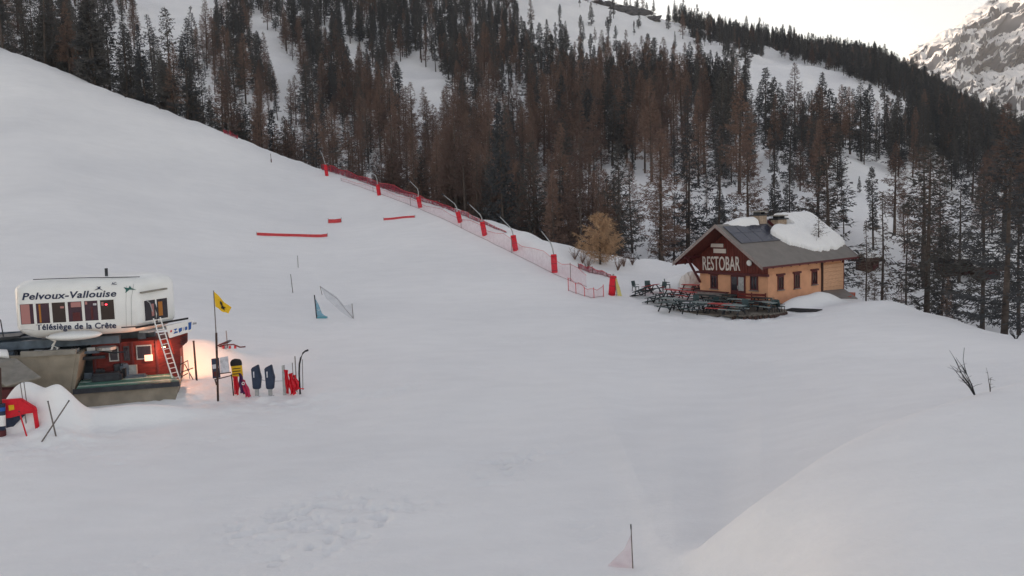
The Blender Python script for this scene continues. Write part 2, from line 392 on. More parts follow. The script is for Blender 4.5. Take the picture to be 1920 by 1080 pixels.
# dig the pit of the lift station into the snow, heap snow where the photo shows it
def heap(px, py, Y, rx, ry, h, rz=0, power=2):
    """add a rounded heap (h>0) or hollow (h<0) to the ground around a point"""
    global GZ
    c = P(px, py, Y)
    dx = GX-c.x; dy = GY-c.y
    ca, sa = math.cos(rz), math.sin(rz)
    u = (dx*ca+dy*sa)/rx; v = (-dx*sa+dy*ca)/ry
    GZ = GZ+h*np.exp(-(u*u+v*v)**(power/2))
HEAPS()
nr, nc = GY.shape
V = np.stack([GX, GY, GZ], -1).reshape(-1, 3)
ii, jj = np.meshgrid(np.arange(nr-1), np.arange(nc-1), indexing='ij')
Q = np.stack([ii*nc+jj, ii*nc+jj+1, (ii+1)*nc+jj+1, (ii+1)*nc+jj], -1).reshape(-1, 4)
ground = bpy.data.objects.new('snow_ground', np_mesh('snow_ground', V, Q, SNOW)); C.objects.link(ground)
tag(ground, 'snow covered piste and hillside', None, None, 'structure')

# far rocky mountain on the right -------------------------------------------------
def mountain():
    pxs = np.concatenate([np.linspace(1560, 1960, 300), np.linspace(1962, 2500, 60)]); tt = np.array([tcol(p) for p in pxs])
    sk = np.interp(pxs, [1560, 1640, 1690, 1705, 1722, 1745, 1775, 1800, 1830, 1850, 1880, 1920, 2000, 2500], [175, 150, 112, 90, 84, 66, 58, 36, 12, 4, -30, -58, -120, -260])
    v = np.linspace(0, 1, 260)[:, None]
    Y = 1750+v*900+0*tt[None, :]
    py = 330+(sk[None, :]-330)*v**.9
    k = (540-py)/F; t2 = tt[None, :]
    Z = (k*(t2*Y*_d.x+Y*_d.y)-(t2*Y*_u.x+Y*_u.y))/(_u.z-k*_d.z)+CAM_Z
    X = t2*Y
    # diagonal gullies and ribs
    a = R(35); uu = (X*math.cos(a)+Z*math.sin(a)); vv = (-X*math.sin(a)+Z*math.cos(a))
    ridg = 1-np.abs(fbm(uu/190, vv/80+Y/500, 31, 5, .55)*2-1)
    rid2 = 1-np.abs(fbm(uu/60, vv/30, 37, 4)*2-1)
    env = np.clip(v*4, 0, 1)*np.clip((1-v)*6+.25, 0, 1)
    Y = Y-(ridg-.6)*230*env-(rid2-.6)*65*env
    Z = Z+(rid2-.6)*60*env+(fbm(X/22, Z/16, 51, 4, .6)-.5)*70*env
    nb = 12
    Vb = np.stack([X, Y, Z], -1)
    back = np.stack([np.stack([X[-1]+0, Y[-1]+i*60, Z[-1]-i*60], -1) for i in range(1, nb)], 0)
    A = np.concatenate([Vb, back], 0); n, m = A.shape[:2]
    ii, jj = np.meshgrid(np.arange(n-1), np.arange(m-1), indexing='ij')
    Q = np.stack([ii*m+jj, ii*m+jj+1, (ii+1)*m+jj+1, (ii+1)*m+jj], -1).reshape(-1, 4)
    mt = bpy.data.materials.new('rock_and_snow'); mt.use_nodes = True; nt = mt.node_tree; N = nt.nodes.new; L = nt.links.new
    b = nt.nodes['Principled BSDF']; b.inputs['Roughness'].default_value = .9; b.inputs['Specular IOR Level'].default_value = .1
    geo = N('ShaderNodeNewGeometry'); sep = N('ShaderNodeSeparateXYZ'); L(geo.outputs['Normal'], sep.inputs[0])
    n1 = N('ShaderNodeTexNoise'); n1.inputs['Scale'].default_value = .03; n1.inputs['Detail'].default_value = 8; n1.inputs['Roughness'].default_value = .68
    L(geo.outputs['Position'], n1.inputs['Vector'])
    ma = N('ShaderNodeMath'); ma.operation = 'MULTIPLY_ADD'; ma.inputs[1].default_value = 1.15; L(n1.outputs['Fac'], ma.inputs[0]); L(sep.outputs['Z'], ma.inputs[2])
    rp = N('ShaderNodeValToRGB'); rp.color_ramp.elements[0].position = .98; rp.color_ramp.elements[1].position = 1.06
    rp.color_ramp.elements[0].color = (.05, .06, .078, 1); rp.color_ramp.elements[1].color = (.82, .82, .82, 1)
    L(ma.outputs[0], rp.inputs[0]); L(rp.outputs[0], b.inputs['Base Color'])
    o = bpy.data.objects.new('mountain', np_mesh('mountain', A.reshape(-1, 3), Q, mt, True)); C.objects.link(o)
    tag(o, 'rocky snow streaked mountain behind the forested ridge', None, None, 'structure')
mountain()

# ------------------------------------------------------------------ trees
BARK = mat('bark', (.085, .068, .06), .95, noise=.35, nscale=4, bump=.4, bscale=12)
def foliage_mat(name, c0, c1):
    m = bpy.data.materials.new(name); m.use_nodes = True; nt = m.node_tree; N = nt.nodes.new; L = nt.links.new
    b = nt.nodes['Principled BSDF']; b.inputs['Roughness'].default_value = .9; b.inputs['Specular IOR Level'].default_value = .1
    oi = N('ShaderNodeObjectInfo'); tc = N('ShaderNodeTexCoord')
    n = N('ShaderNodeTexNoise'); n.inputs['Scale'].default_value = .9; n.inputs['Detail'].default_value = 3
    L(tc.outputs['Object'], n.inputs['Vector'])
    ma = N('ShaderNodeMath'); ma.operation = 'MULTIPLY_ADD'; ma.inputs[1].default_value = .55
    L(oi.outputs['Random'], ma.inputs[0]); 
    m2 = N('ShaderNodeMath'); m2.operation = 'MULTIPLY'; m2.inputs[1].default_value = .5; L(n.outputs['Fac'], m2.inputs[0]); L(m2.outputs[0], ma.inputs[2])
    rp = N('ShaderNodeValToRGB'); rp.color_ramp.elements[0].color = (*c0, 1); rp.color_ramp.elements[1].color = (*c1, 1)
    rp.color_ramp.elements[0].position = .2; rp.color_ramp.elements[1].position = .85
    L(ma.outputs[0], rp.inputs[0]); L(rp.outputs[0], b.inputs['Base Color'])
    return m
LARCH = foliage_mat('larch_twigs', (.105, .075, .070), (.23, .150, .120))
DARKC = foliage_mat('conifer_needles', (.055, .060, .068), (.112, .108, .108))
GOLD = foliage_mat('golden_larch_twigs', (.30, .19, .11), (.45, .30, .185))

def tree_meshes(name, seed, H, rad, nbr, droop, tw_len, tw_w, dens, zlo, shape, material, upturn=.25, thin=1.0, snowy=0):
    """trunk mesh and crown mesh of a conifer: branches in tiers with many small twigs"""
    rg = random.Random(seed)
    tr = MB(); lean = (rg.uniform(-.02, .02), rg.uniform(-.02, .02)); pts = []; rr = []
    r0 = .011*H*thin+.05
    for k in range(7):
        f = k/6; pts.append((lean[0]*H*f+.04*math.sin(f*7+seed), lean[1]*H*f, H*f*.985-.6*(k == 0))); rr.append(r0*(1-f)**.9+.015)
    tr.tube(pts, rr, 7)
    V_ = []; F_ = []
    def tri(a, b, c):
        n = len(V_); V_.extend((a, b, c)); F_.append((n, n+1, n+2))
    tw = MB()
    gaps = [(rg.uniform(zlo, .95), rg.uniform(0, 6.28)) for _ in range(7)]
    for i in range(nbr):
        f = zlo+(1-zlo)*((i+rg.random())/nbr)**.92
        z = f*H
        az = i*2.399+rg.uniform(-.5, .5)
        if any(abs(f-g) < .05 and abs((az-b_+3.14) % 6.28-3.14) < .8 for g, b_ in gaps): continue
        prof = shape(f)
        Lb = max(.25, rad*prof*rg.uniform(.6, 1.12))
        base = Vector((lean[0]*z, lean[1]*z, z)); dr = Vector((math.cos(az), math.sin(az), 0))
        ps = []
        dro = droop*rg.uniform(.6, 1.3)*(1-.9*max(0, f-.55)/.45)
        for k in range(4):
            s = k/3; ps.append(base+dr*Lb*s+Vector((0, 0, -dro*Lb*s*(1-.35*s)+upturn*Lb*s*s)))
        tw.tube(ps, [.012+.013*Lb, .01+.008*Lb, .012, .006], 3, cap=False)
        nt_ = int(Lb*dens*rg.uniform(.7, 1.2))+2
        for q in range(nt_):
            s = (.12+.88*rg.random()**.8); k = min(2, int(s*3)); a = s*3-k
            p = ps[k].lerp(ps[k+1], a)
            side = dr.cross(Vector((0, 0, 1)))*rg.choice((-1, 1))
            d = (dr*rg.uniform(.1, .9)+side*rg.uniform(.2, 1.0)*(1.15-s)+Vector((0, 0, rg.uniform(-.75, .45)))).normalized()
            Lt = tw_len*rg.uniform(.55, 1.3)*(.55+.45*prof); e = p+d*Lt
            w = Vector((rg.uniform(-1, 1), rg.uniform(-1, 1), rg.uniform(-1, 1))).cross(d).normalized()*tw_w*rg.uniform(.6, 1.3)
            tri(p-w*.5, p+w*.5, e) if rg.random() < .5 else tri(p, e-w*.5, e+w*.5)
    top = Vector((lean[0]*H, lean[1]*H, H))
    for q in range(14):
        p = top-Vector((0, 0, rg.uniform(0, .06*H))); d = Vector((rg.uniform(-1, 1), rg.uniform(-1, 1), rg.uniform(.3, 1.2))).normalized()
        w = d.orthogonal().normalized()*tw_w*.6; tri(p-w, p+w, p+d*tw_len*.7)
    tm = bpy.data.meshes.new(name+'_trunk'); tm.from_pydata([tuple(v) for v in tr.v], [], tr.f); tm.materials.append(BARK)
    tm.polygons.foreach_set('use_smooth', [True]*len(tm.polygons)); tm.update()
    n = len(tw.v)
    cm = bpy.data.meshes.new(name+'_crown'); cm.from_pydata([tuple(v) for v in tw.v]+[tuple(v) for v in V_], [], tw.f+[(a+n, b+n, c+n) for a, b, c in F_])
    cm.materials.append(material); cm.update()
    return tm, cm
cone = lambda f: (1-f)**.75*min(1, .55+f*1.6)+.03
col_ = lambda f: (1-f**2.6)**.8*(.62+.3*math.sin(f*9))*.8+.05
LV = []; CV = []
for i in range(5):      # brown leafless larches
    LV.append((18.+i*.7, tree_meshes('larch', 100+i, 18.+i*.7, 3.3+.3*(i % 3), 165, .25, .66, .09, 20, [.10, .16, .22, .14, .30][i], cone if i != 3 else col_, LARCH)))
for i in range(5):      # dark evergreens
    CV.append((17.+i*.8, tree_meshes('spruce', 200+i, 17.+i*.8, 3.0+.35*(i % 2), 170, .38, .60, .18, 20, [.06, .12, .2, .3, .1][i], cone if i not in (2, 3) else col_, DARKC, upturn=.15)))
SV = []                 # open, sparsely branched trees where the snow shows through
for i in range(4):
    SV.append((17.+i, tree_meshes('sparse', 300+i, 17.+i, 3.8, 150, .45, .58, .13, 15, [.06, .10, .05, .13][i], cone, DARKC if i % 2 else foliage_mat('bare_twigs%d' % i, (.055, .055, .056), (.115, .11, .105)), upturn=.35, thin=.8)))
YV = [(9., tree_meshes('young', 400, 9., 1.3, 90, .2, .4, .07, 16, .08, cone, foliage_mat('young_twigs', (.08, .07, .065), (.16, .13, .11)), upturn=.2, thin=.5)),
      (10., tree_meshes('young', 401, 10., 1.0, 80, .2, .4, .06, 14, .12, cone, MATS.get('x') or LARCH, upturn=.2, thin=.5))]

def add_tree(kindname, variant, loc, h, label, cat='tree', group=None, rz=None, wid=1.0, lean=None):
    H, (tm, cm) = variant
    s = h/H
    r = empty(kindname, loc, random.uniform(0, 6.28) if rz is None else rz, label, cat, group)
    r.scale = (s*wid, s*wid, s)
    if lean: r.rotation_euler = (lean[0], lean[1], r.rotation_euler[2])
    for nm, me in (('trunk', tm), ('crown', cm)):
        o = bpy.data.objects.new(nm, me); C.objects.link(o); o.parent = r
    return r

def inpoly(x, y, poly):
    c = False; n = len(poly)
    for i in range(n):
        x1, y1 = poly[i]; x2, y2 = poly[i-1]
        if (y1 > y) != (y2 > y) and x < (x2-x1)*(y-y1)/(y2-y1)+x1: c = not c
    return c
CLEAR = [  # open snow: no trees stand here (corner points found from the photo, laid on the hillside)
 [(1372,112),(1450,107),(1530,126),(1600,150),(1660,172),(1715,200),(1715,245),(1640,262),(1560,255),(1480,245),(1415,225),(1378,185)],
 [(960,-60),(1200,0),(1288,62),(1300,88),(1372,118),(1372,178),(1250,160),(1100,122),(975,92)],
 [(725,112),(835,140),(860,215),(860,285),(800,290),(750,225)],
 [(840,180),(960,215),(985,250),(950,275),(880,240)],
 [(236,-80),(420,-80),(425,45),(380,100),(300,110),(262,70)],
 [(1560,290),(1650,322),(1740,358),(1840,405),(1840,500),(1740,465),(1660,425),(1590,385)],
 [(1450,350),(1540,360),(1600,395),(1580,410),(1480,392)],
 [(462,50),(515,62),(570,160),(575,215),(520,195),(475,130)],
 [(1000,345),(1050,335),(1065,390),(1015,405)],
 [(1090,350),(1200,330),(1210,400),(1120,410)],
 [(640,90),(690,95),(700,150),(650,150)],
 [(1790,440),(1880,480),(1880,560),(1800,540)],
]
trees = []      # (px, py, x, y, z, h, kind)
def scatter():
    cell = {}
    def ok(x, y, d):
        k = (int(x//6), int(y//6))
        for a in (-1, 0, 1):
            for b in (-1, 0, 1):
                for q in cell.get((k[0]+a, k[1]+b), ()):
                    if (q[0]-x)**2+(q[1]-y)**2 < d*d: return False
        cell.setdefault(k, []).append((x, y)); return True
    n = 0
    while n < 34000:
        n += 1
        Y = math.sqrt(RNG.uniform(85**2, 660**2)); t = RNG.uniform(tcol(-120), tcol(2040)); x = t*Y
        # crest distance in this column
        yc = float(np.interp(t, tcols, Yt[:, 8])); yd = float(np.interp(t, tcols, Yt[:, 9])); ytop = float(np.interp(t, tcols, Yt[:, 14]))
        pxc = 960+F*t
        if Y < yc+(3 if pxc < 700 else 5) or Y > ytop+12: continue
        z = ground_z(x, Y); px, py = proj(x, Y, z); px = float(px); py = float(py)
        if any(inpoly(px, py, p) for p in CLEAR):
            if not (px > 975 and py < 170 and px < 1372 and RNG.random() < .03): continue
        # around the restaurant
        if 1180 < px < 1640 and Y < 112: continue
        dens = 1.0
        if px > 1330 and py > 210 and Y < 300: dens = .75
        if px > 1560 and py > 330: dens = .36
        if 930 < px < 1330 and Y < 210: dens = .6
        if 1330 <= px < 1500 and Y < 240: dens = .55
        if Y > 480: dens = 1.3
        if px < 480: dens = .32 if Y > 235 else .5
        if 400 < px < 620 and py < 250 and Y > 230: dens = .65
        if 1385 < px < 1730 and 240 < py < 335: dens = .75
        if 480 < px < 960 and Y < 300: dens = 1.05
        dens *= .8*float(np.clip((fbm(x/26., Y/26., 61, 3)-.36)*7, .28, 1))
        if RNG.random() > dens: continue
        if not ok(x, Y, 2.9 if Y < 420 else 2.3): continue
        h = float(RNG.normal(15.8, 3.4)); h = min(max(h, 7), 23)
        h *= float(np.interp(Y, [220, 300, 420, 600], [1, .86, .74, .62]))
        if px > 1250 and Y < 260: h *= RNG.uniform(.5, .92)
        elif 380 < px and Y < 260: h *= .92
        # brown larches low in the middle, dark evergreens above and to the right
        pb = .12
        if 380 < px < 1330: pb = .80 if Y < 260 else (.55 if Y < 340 else .16)
        if px < 380: pb = .22
        if px >= 1330: pb = .42 if Y < 200 else .10
        kind = 'larch' if RNG.random() < pb else ('spruce' if (RNG.random() < .55 or Y > 300) and not (px < 330 and Y < 240) else 'sparse')
        trees.append((px, py, x, Y, z, h, kind))
scatter()
def along_crest(px0, px1, n, kinds, hr, off):
    for i in range(n):
        px = RNG.uniform(px0, px1); t = tcol(px); Y = float(np.interp(t, tcols, Yt[:, 8]))+RNG.uniform(*off)
        x = t*Y; z = ground_z(x, Y); a, b = proj(x, Y, z)
        trees.append((float(a), float(b), x, Y, z, float(RNG.uniform(*hr)), kinds[int(RNG.integers(len(kinds)))]))
along_crest(-40, 260, 24, ['sparse', 'sparse', 'spruce', 'larch'], (17, 24), (1, 16))
along_crest(230, 480, 24, ['sparse', 'larch', 'larch', 'spruce'], (13, 19), (2, 20))
along_crest(440, 900, 66, ['larch', 'larch', 'larch', 'sparse'], (12, 18), (8, 26))
along_crest(880, 1180, 26, ['larch', 'larch', 'sparse'], (12, 17), (8, 30))
TREES_READY()
KN = {'larch': ('larch_tree', LV), 'spruce': ('spruce_tree', CV), 'sparse': ('pine_tree', SV)}
def region(px, py, Y):
    if px < 240 and Y < 235: return 'at the far left end of the piste crest'
    if px < 480 and Y < 235: return 'along the piste crest left of the red net'
    if px > 1180 and Y < 135: return 'close around the orange restaurant' if px < 1580 else 'in the hollow right of the restaurant'
    if px > 1700: return 'on the dark ridge below the rocky mountain' if py < 300 else 'on the snowy slope at the far right'
    if px > 1340: return 'on the ridge above the open meadow' if py < 160 else ('just below the open meadow' if py < 300 else 'on the slope between meadow and restaurant')
    if Y < 215: return 'behind the upper end of the red net' if px < 700 else ('behind the middle snow lances' if px < 930 else 'behind the golden bush and nearest lances')
    if px < 480: return 'on the hillside at the top left'
    if px < 720: return 'on the hillside left of the small clearing'
    if px < 960: return 'around the small clearing at upper centre'
    return 'below the snowy skyline at top centre'
LOOK = {'larch': 'brown leafless larch', 'spruce': 'dark dense evergreen', 'sparse': 'thin dark open branched conifer'}
stuffpts = {k: [] for k in KN}
for k in KN:
    lst = [q for q in trees if q[6] == k and -30 < q[0] < 1950 and q[1]-q[5]*F/q[3] < 1080 and q[1] > -10]
    lst.sort(key=lambda q: -q[5]/q[3])
    for i, q in enumerate(lst):
        px, py, x, Y, z, h, _ = q
        vi = int(RNG.integers(len(KN[k][1])))
        if i < 290:
            reg = region(px, py, Y); sz = 'tall ' if h*F/Y > 150 else ('small ' if h*F/Y < 75 else '')
            add_tree(KN[k][0], KN[k][1][vi], (x, Y, z-.15), h, sz+LOOK[k]+' '+reg, 'tree', sz+LOOK[k]+' trees '+reg, wid=RNG.uniform(.8, 1.3), lean=(RNG.normal(0, .02), RNG.normal(0, .02)))
        else:
            stuffpts[k].append((x, Y, z-.15, h/KN[k][1][vi][0], vi))
    for q in trees:
        if q[6] == k and not (-30 < q[0] < 1950 and q[1] > -10) and q[1] > -200:
            vi = int(RNG.integers(len(KN[k][1]))); stuffpts[k].append((q[2], q[3], q[4]-.15, q[5]/KN[k][1][vi][0], vi))

def forest(name, pts, variants, srcs, label):
    me = bpy.data.meshes.new(name); me.from_pydata([p[:3] for p in pts], [], [])
    for an, ty, vals in (('tscale', 'FLOAT', [p[3] for p in pts]), ('tvar', 'INT', [p[4] for p in pts]), ('trot', 'FLOAT', [random.uniform(0, 6.28) for p in pts])):
        at = me.attributes.new(an, ty, 'POINT'); at.data.foreach_set('value', vals)
    o = bpy.data.objects.new(name, me); C.objects.link(o); tag(o, label, None, None, 'stuff')
    ng = bpy.data.node_groups.new(name, 'GeometryNodeTree')
    ng.interface.new_socket('Geometry', in_out='INPUT', socket_type='NodeSocketGeometry')
    ng.interface.new_socket('Geometry', in_out='OUTPUT', socket_type='NodeSocketGeometry')
    N = ng.nodes.new; L = ng.links.new
    gi = N('NodeGroupInput'); go = N('NodeGroupOutput'); iop = N('GeometryNodeInstanceOnPoints')
    L(gi.outputs[0], iop.inputs['Points'])
    ji = N('GeometryNodeJoinGeometry'); ins = []
    for (a, b) in srcs:
        j = N('GeometryNodeJoinGeometry')
        for ob in (a, b):
            oi = N('GeometryNodeObjectInfo'); oi.inputs['Object'].default_value = ob; oi.transform_space = 'ORIGINAL'
            L(oi.outputs['Geometry'], j.inputs[0])
        g2 = N('GeometryNodeGeometryToInstance'); L(j.outputs[0], g2.inputs[0]); ins.append(g2)
    for g2 in reversed(ins): L(g2.outputs[0], ji.inputs[0])
    L(ji.outputs[0], iop.inputs['Instance']); iop.inputs['Pick Instance'].default_value = True
    def attr(nm, ty):
        n = N('GeometryNodeInputNamedAttribute'); n.data_type = ty; n.inputs['Name'].default_value = nm; return n
    L(attr('tvar', 'INT').outputs['Attribute'], iop.inputs['Instance Index'])
    cx = N('ShaderNodeCombineXYZ'); L(attr('trot', 'FLOAT').outputs['Attribute'], cx.inputs[2]); L(cx.outputs[0], iop.inputs['Rotation'])
    L(attr('tscale', 'FLOAT').outputs['Attribute'], iop.inputs['Scale'])
    L(iop.outputs[0], go.inputs[0])
    md = o.modifiers.new('forest', 'NODES'); md.node_group = ng
    return o
def sources(variants):
    out = []
    for H, (tm, cm) in variants:
        a = next(ob for ob in C.objects if ob.type == 'MESH' and ob.data == tm); b = next(ob for ob in C.objects if ob.type == 'MESH' and ob.data == cm)
        out.append((a, b))
    return out
forest('far_larch_wood', stuffpts['larch'], LV, sources(LV), 'far brown larches massed on the hillside')
forest('far_evergreen_wood', stuffpts['spruce'], CV, sources(CV), 'far dark evergreens massed on the hillside and ridge')
forest('far_thin_conifer_wood', stuffpts['sparse'], SV, sources(SV), 'far thin conifers scattered over the hillside')
print('TREES', len(trees), {k: len(v) for k, v in stuffpts.items()})
for kn, va, loc, h, lab, wid, lean in HERO:
    add_tree(kn, va, loc, h, lab, 'tree', None, wid=wid)

# ------------------------------------------------------------------ colours
m_white = mat('cabin_white', (.80, .81, .81), .35, noise=.04, nscale=1.2)
m_paint = mat('white_paint', (.78, .78, .77), .5)
m_navy = mat('navy_print', (.02, .03, .075), .6)
m_dark = mat('dark_steel', (.035, .04, .05), .5, .3, noise=.3, nscale=3)
m_black = mat('black_rubber', (.015, .015, .018), .6)
m_steel = mat('galvanised_steel', (.36, .37, .38), .45, .6, noise=.2, nscale=6)
m_bluegrey = mat('bluegrey_steel', (.10, .13, .17), .5, .3, noise=.3, nscale=2.5)
m_conc = mat('concrete', (.25, .22, .175), .9, noise=.22, nscale=1.3, bump=.3)
m_redwood = mat('red_boards', (.13, .018, .016), .7, noise=.3, nscale=2, mapscale=(1, 1, 6))
m_green = mat('green_sheet', (.06, .17, .145), .45, .1, noise=.25, nscale=2)
m_red = mat('red_pad', (.62, .012, .028), .6, noise=.12, nscale=5, bump=.2, bscale=14)
m_yellow = mat('yellow_cloth', (.75, .46, .02), .7, noise=.1)
m_navypad = mat('navy_pad', (.028, .04, .075), .65, noise=.2, nscale=3, bump=.3, bscale=9)
m_brownpost = mat('brown_post', (.06, .035, .03), .85, noise=.3, nscale=5)
m_bamboo = mat('grey_stick', (.16, .14, .13), .8, noise=.2)
m_wall = mat('orange_render', (.65, .34, .205), .9, noise=.10, nscale=1.5, bump=.25, bscale=25)
m_gable = mat('maroon_boards', (.13, .028, .022), .75, noise=.35, nscale=2.2, mapscale=(3, 3, .5))
m_roof = mat('grey_roof_sheet', (.19, .172, .16), .6, noise=.12, nscale=1.2)
m_panel = mat('solar_panel', (.045, .05, .075), .22, .1, spec=.5)
m_trim = mat('pale_bargeboard', (.24, .20, .19), .8, noise=.2, nscale=4)
m_maroon = mat('maroon_frame', (.09, .018, .022), .6)
m_glass = mat('dark_glass', (.02, .015, .022), .08, spec=.6)
m_glassp = mat('purple_dark_glass', (.035, .014, .04), .08, spec=.6)
m_brick = mat('chimney_stone', (.40, .31, .24), .9, noise=.3, nscale=6, bump=.5)
m_slat = mat('orange_boards', (.62, .36, .225), .85, noise=.15, nscale=3, mapscale=(1, 1, 5))
m_tgreen = mat('dark_green_table', (.03, .055, .06), .5, noise=.3, nscale=4)
m_tred = mat('red_table', (.42, .06, .06), .6, noise=.25, nscale=4)
m_deck = mat('grey_deck', (.16, .14, .12), .85, noise=.3, nscale=2)
m_blue = mat('blue_print', (.02, .09, .33), .5)
m_teal = mat('teal_cloth', (.10, .30, .36), .7)
m_hut = mat('dark_brown_hut', (.06, .03, .025), .8, noise=.3, nscale=2)
m_greytop = mat('grey_membrane', (.24, .225, .20), .7, noise=.2, nscale=2)
m_pink = mat('pink_blind', (.42, .20, .19), .8)
m_orange = mat('orange_curtain', (.42, .17, .04), .8)
m_signw = mat('printed_board', (.55, .55, .60), .5, noise=.25, nscale=6)
m_lit = mat('lit_window', (.9, .6, .5), .5, emit=(1, .42, .30), estr=.38)
m_led = mat('red_indicator', (.8, .02, .03), .4, emit=(1, .03, .05), estr=3)
m_flood = mat('floodlight_lens', (.9, .8, .6), .3, emit=(1, .62, .32), estr=8)
def net_mat(name, col, alpha, cell=.12):
    m = bpy.data.materials.new(name); m.use_nodes = True; nt = m.node_tree; N = nt.nodes.new; L = nt.links.new
    b = nt.nodes['Principled BSDF']; b.inputs['Base Color'].default_value = (*col, 1); b.inputs['Roughness'].default_value = .8
    tc = N('ShaderNodeTexCoord'); n = N('ShaderNodeTexNoise'); n.inputs['Scale'].default_value = 2.2; n.inputs['Detail'].default_value = 3
    L(tc.outputs['Object'], n.inputs['Vector'])
    rp = N('ShaderNodeMapRange'); rp.inputs['From Min'].default_value = .3; rp.inputs['From Max'].default_value = .7
    rp.inputs['To Min'].default_value = alpha*.6; rp.inputs['To Max'].default_value = min(1, alpha*1.35)
    L(n.outputs['Fac'], rp.inputs['Value']); L(rp.outputs[0], b.inputs['Alpha'])
    return m
m_netred = net_mat('red_netting', (.24, .016, .04), .78)
m_netpink = net_mat('pale_red_netting', (.62, .12, .18), .16)
m_netfaint = net_mat('faint_pink_netting', (.60, .25, .30), .14)
m_netblue = net_mat('blue_netting', (.12, .34, .46), .6)
m_netgrey = net_mat('grey_netting', (.3, .33, .38), .14)

def on_plane(px, py, p0, nrm):
    w = ray(px, py); o = Vector((0, 0, CAM_Z)); nrm = Vector(nrm)
    return o+w*((Vector(p0)-o).dot(nrm)/w.dot(nrm))

# ------------------------------------------------------------------ chairlift station
TH = R(15); E = Vector((math.cos(TH), math.sin(TH), 0)); NB = Vector((-math.sin(TH), math.cos(TH), 0)); UP = Vector((0, 0, 1))
A0 = P(36, 600, 46); Z_B = P(130, 633, 46.5).z; Z_T = P(150, 521, 47).z
ST = empty('chairlift_station', (A0.x, A0.y, P(200, 745, 46).z), 0, 'white rounded chairlift station with blue lettering above a red hut', 'lift station')
def W(u, v, z): return A0*1.0+E*u+NB*v+UP*(z-A0.z)
OST = Vector(ST.location)
def part(mb, name, m, parent=None, smooth=False, bevel=0):
    for q in mb.v: q -= OST
    return mb.build(name, m, parent or ST, smooth, bevel)
def fillet(poly, r, n=5):
    out = []; k = len(poly)
    for i in range(k):
        a, b, c = Vector(poly[i-1]), Vector(poly[i]), Vector(poly[(i+1) % k])
        d1 = (a-b); d2 = (c-b); rr = min(r, d1.length*.45, d2.length*.45)
        p1 = b+d1.normalized()*rr; p2 = b+d2.normalized()*rr
        for j in range(n+1):
            s = j/n; out.append(p1*(1-s)**2+b*2*s*(1-s)+p2*s*s)
    return out
LF = 5.75
SIDE_A = R(50)
SD = (math.cos(SIDE_A), math.sin(SIDE_A))
plan = [(0, 0), (LF, 0), (LF+2.75*SD[0], 2.75*SD[1]), (LF+.9, 4.0), (.3, 4.0), (-.45, 1.2)]
def hull():
    H = Z_T-Z_B; mb = MB(); rings = []
    base = fillet(plan, .42, 5); cx = sum(p[0] for p in base)/len(base); cyy = sum(p[1] for p in base)/len(base)
    for zf, ins in ((0, .75), (.05, .42), (.12, .12), (.17, 0), (.80, 0), (.86, .05), (.92, .22), (.97, .50), (.995, .95), (1.0, 1.5)):
        ring = []
        for p in base:
            d = Vector((cx-p[0], cyy-p[1])); L_ = d.length
            f = min(1, ins/L_*1.1)
            ring.append(W(p[0]+d.x*f*.95, p[1]+d.y*f, Z_B+zf*H))
        rings.append(ring)
    n = len(base); vv = [p for r_ in rings for p in r_]; ff = []
    for i in range(len(rings)-1):
        for k in range(n): ff.append([i*n+k, i*n+(k+1) % n, (i+1)*n+(k+1) % n, (i+1)*n+k])
    ff.append([(len(rings)-1)*n+k for k in range(n)]); ff.append(list(range(n))[::-1])
    mb.add(vv, ff)
    o = part(mb, 'cabin_shell', m_white, smooth=True)
    return o
shell = hull()
bm_ = bmesh.new(); bm_.from_mesh(shell.data); bmesh.ops.recalc_face_normals(bm_, faces=bm_.faces)
for e_ in bm_.edges:
    if len(e_.link_faces) == 2 and e_.calc_face_angle(0) > R(35): e_.smooth = False
bm_.to_mesh(shell.data); bm_.free()
def fr(px, py, dv=0.0): return on_plane(px, py, W(0, dv, A0.z), NB)
# seams on the shell
for x in (27.5, 231): part(MB().tube([fr(x+6, 536, -.0), fr(x+5, 570, -.005), fr(x+6, 612, -.005)], .008, 4), 'panel_seam', m_steel)
part(MB().tube([fr(40, 617.5, -.004), fr(140, 614.5, -.004), fr(236, 611, -.004)][:1]+[fr(64, 619, -.004)], .006, 4), 'panel_seam', m_steel)
part(MB().tube([fr(62, 524, .28), fr(150, 521, .3), fr(262, 519, .35)], .022, 5), 'roof_seam', m_dark)
part(MB().tube([fr(200, 521, .9), fr(199, 503, .9)], .085, 8), 'roof_pipe', m_dark)
part(MB().tube([fr(251, 532, -.01), fr(246, 560, -.01), fr(247, 612, -.01)], .010, 4), 'panel_seam', m_steel)
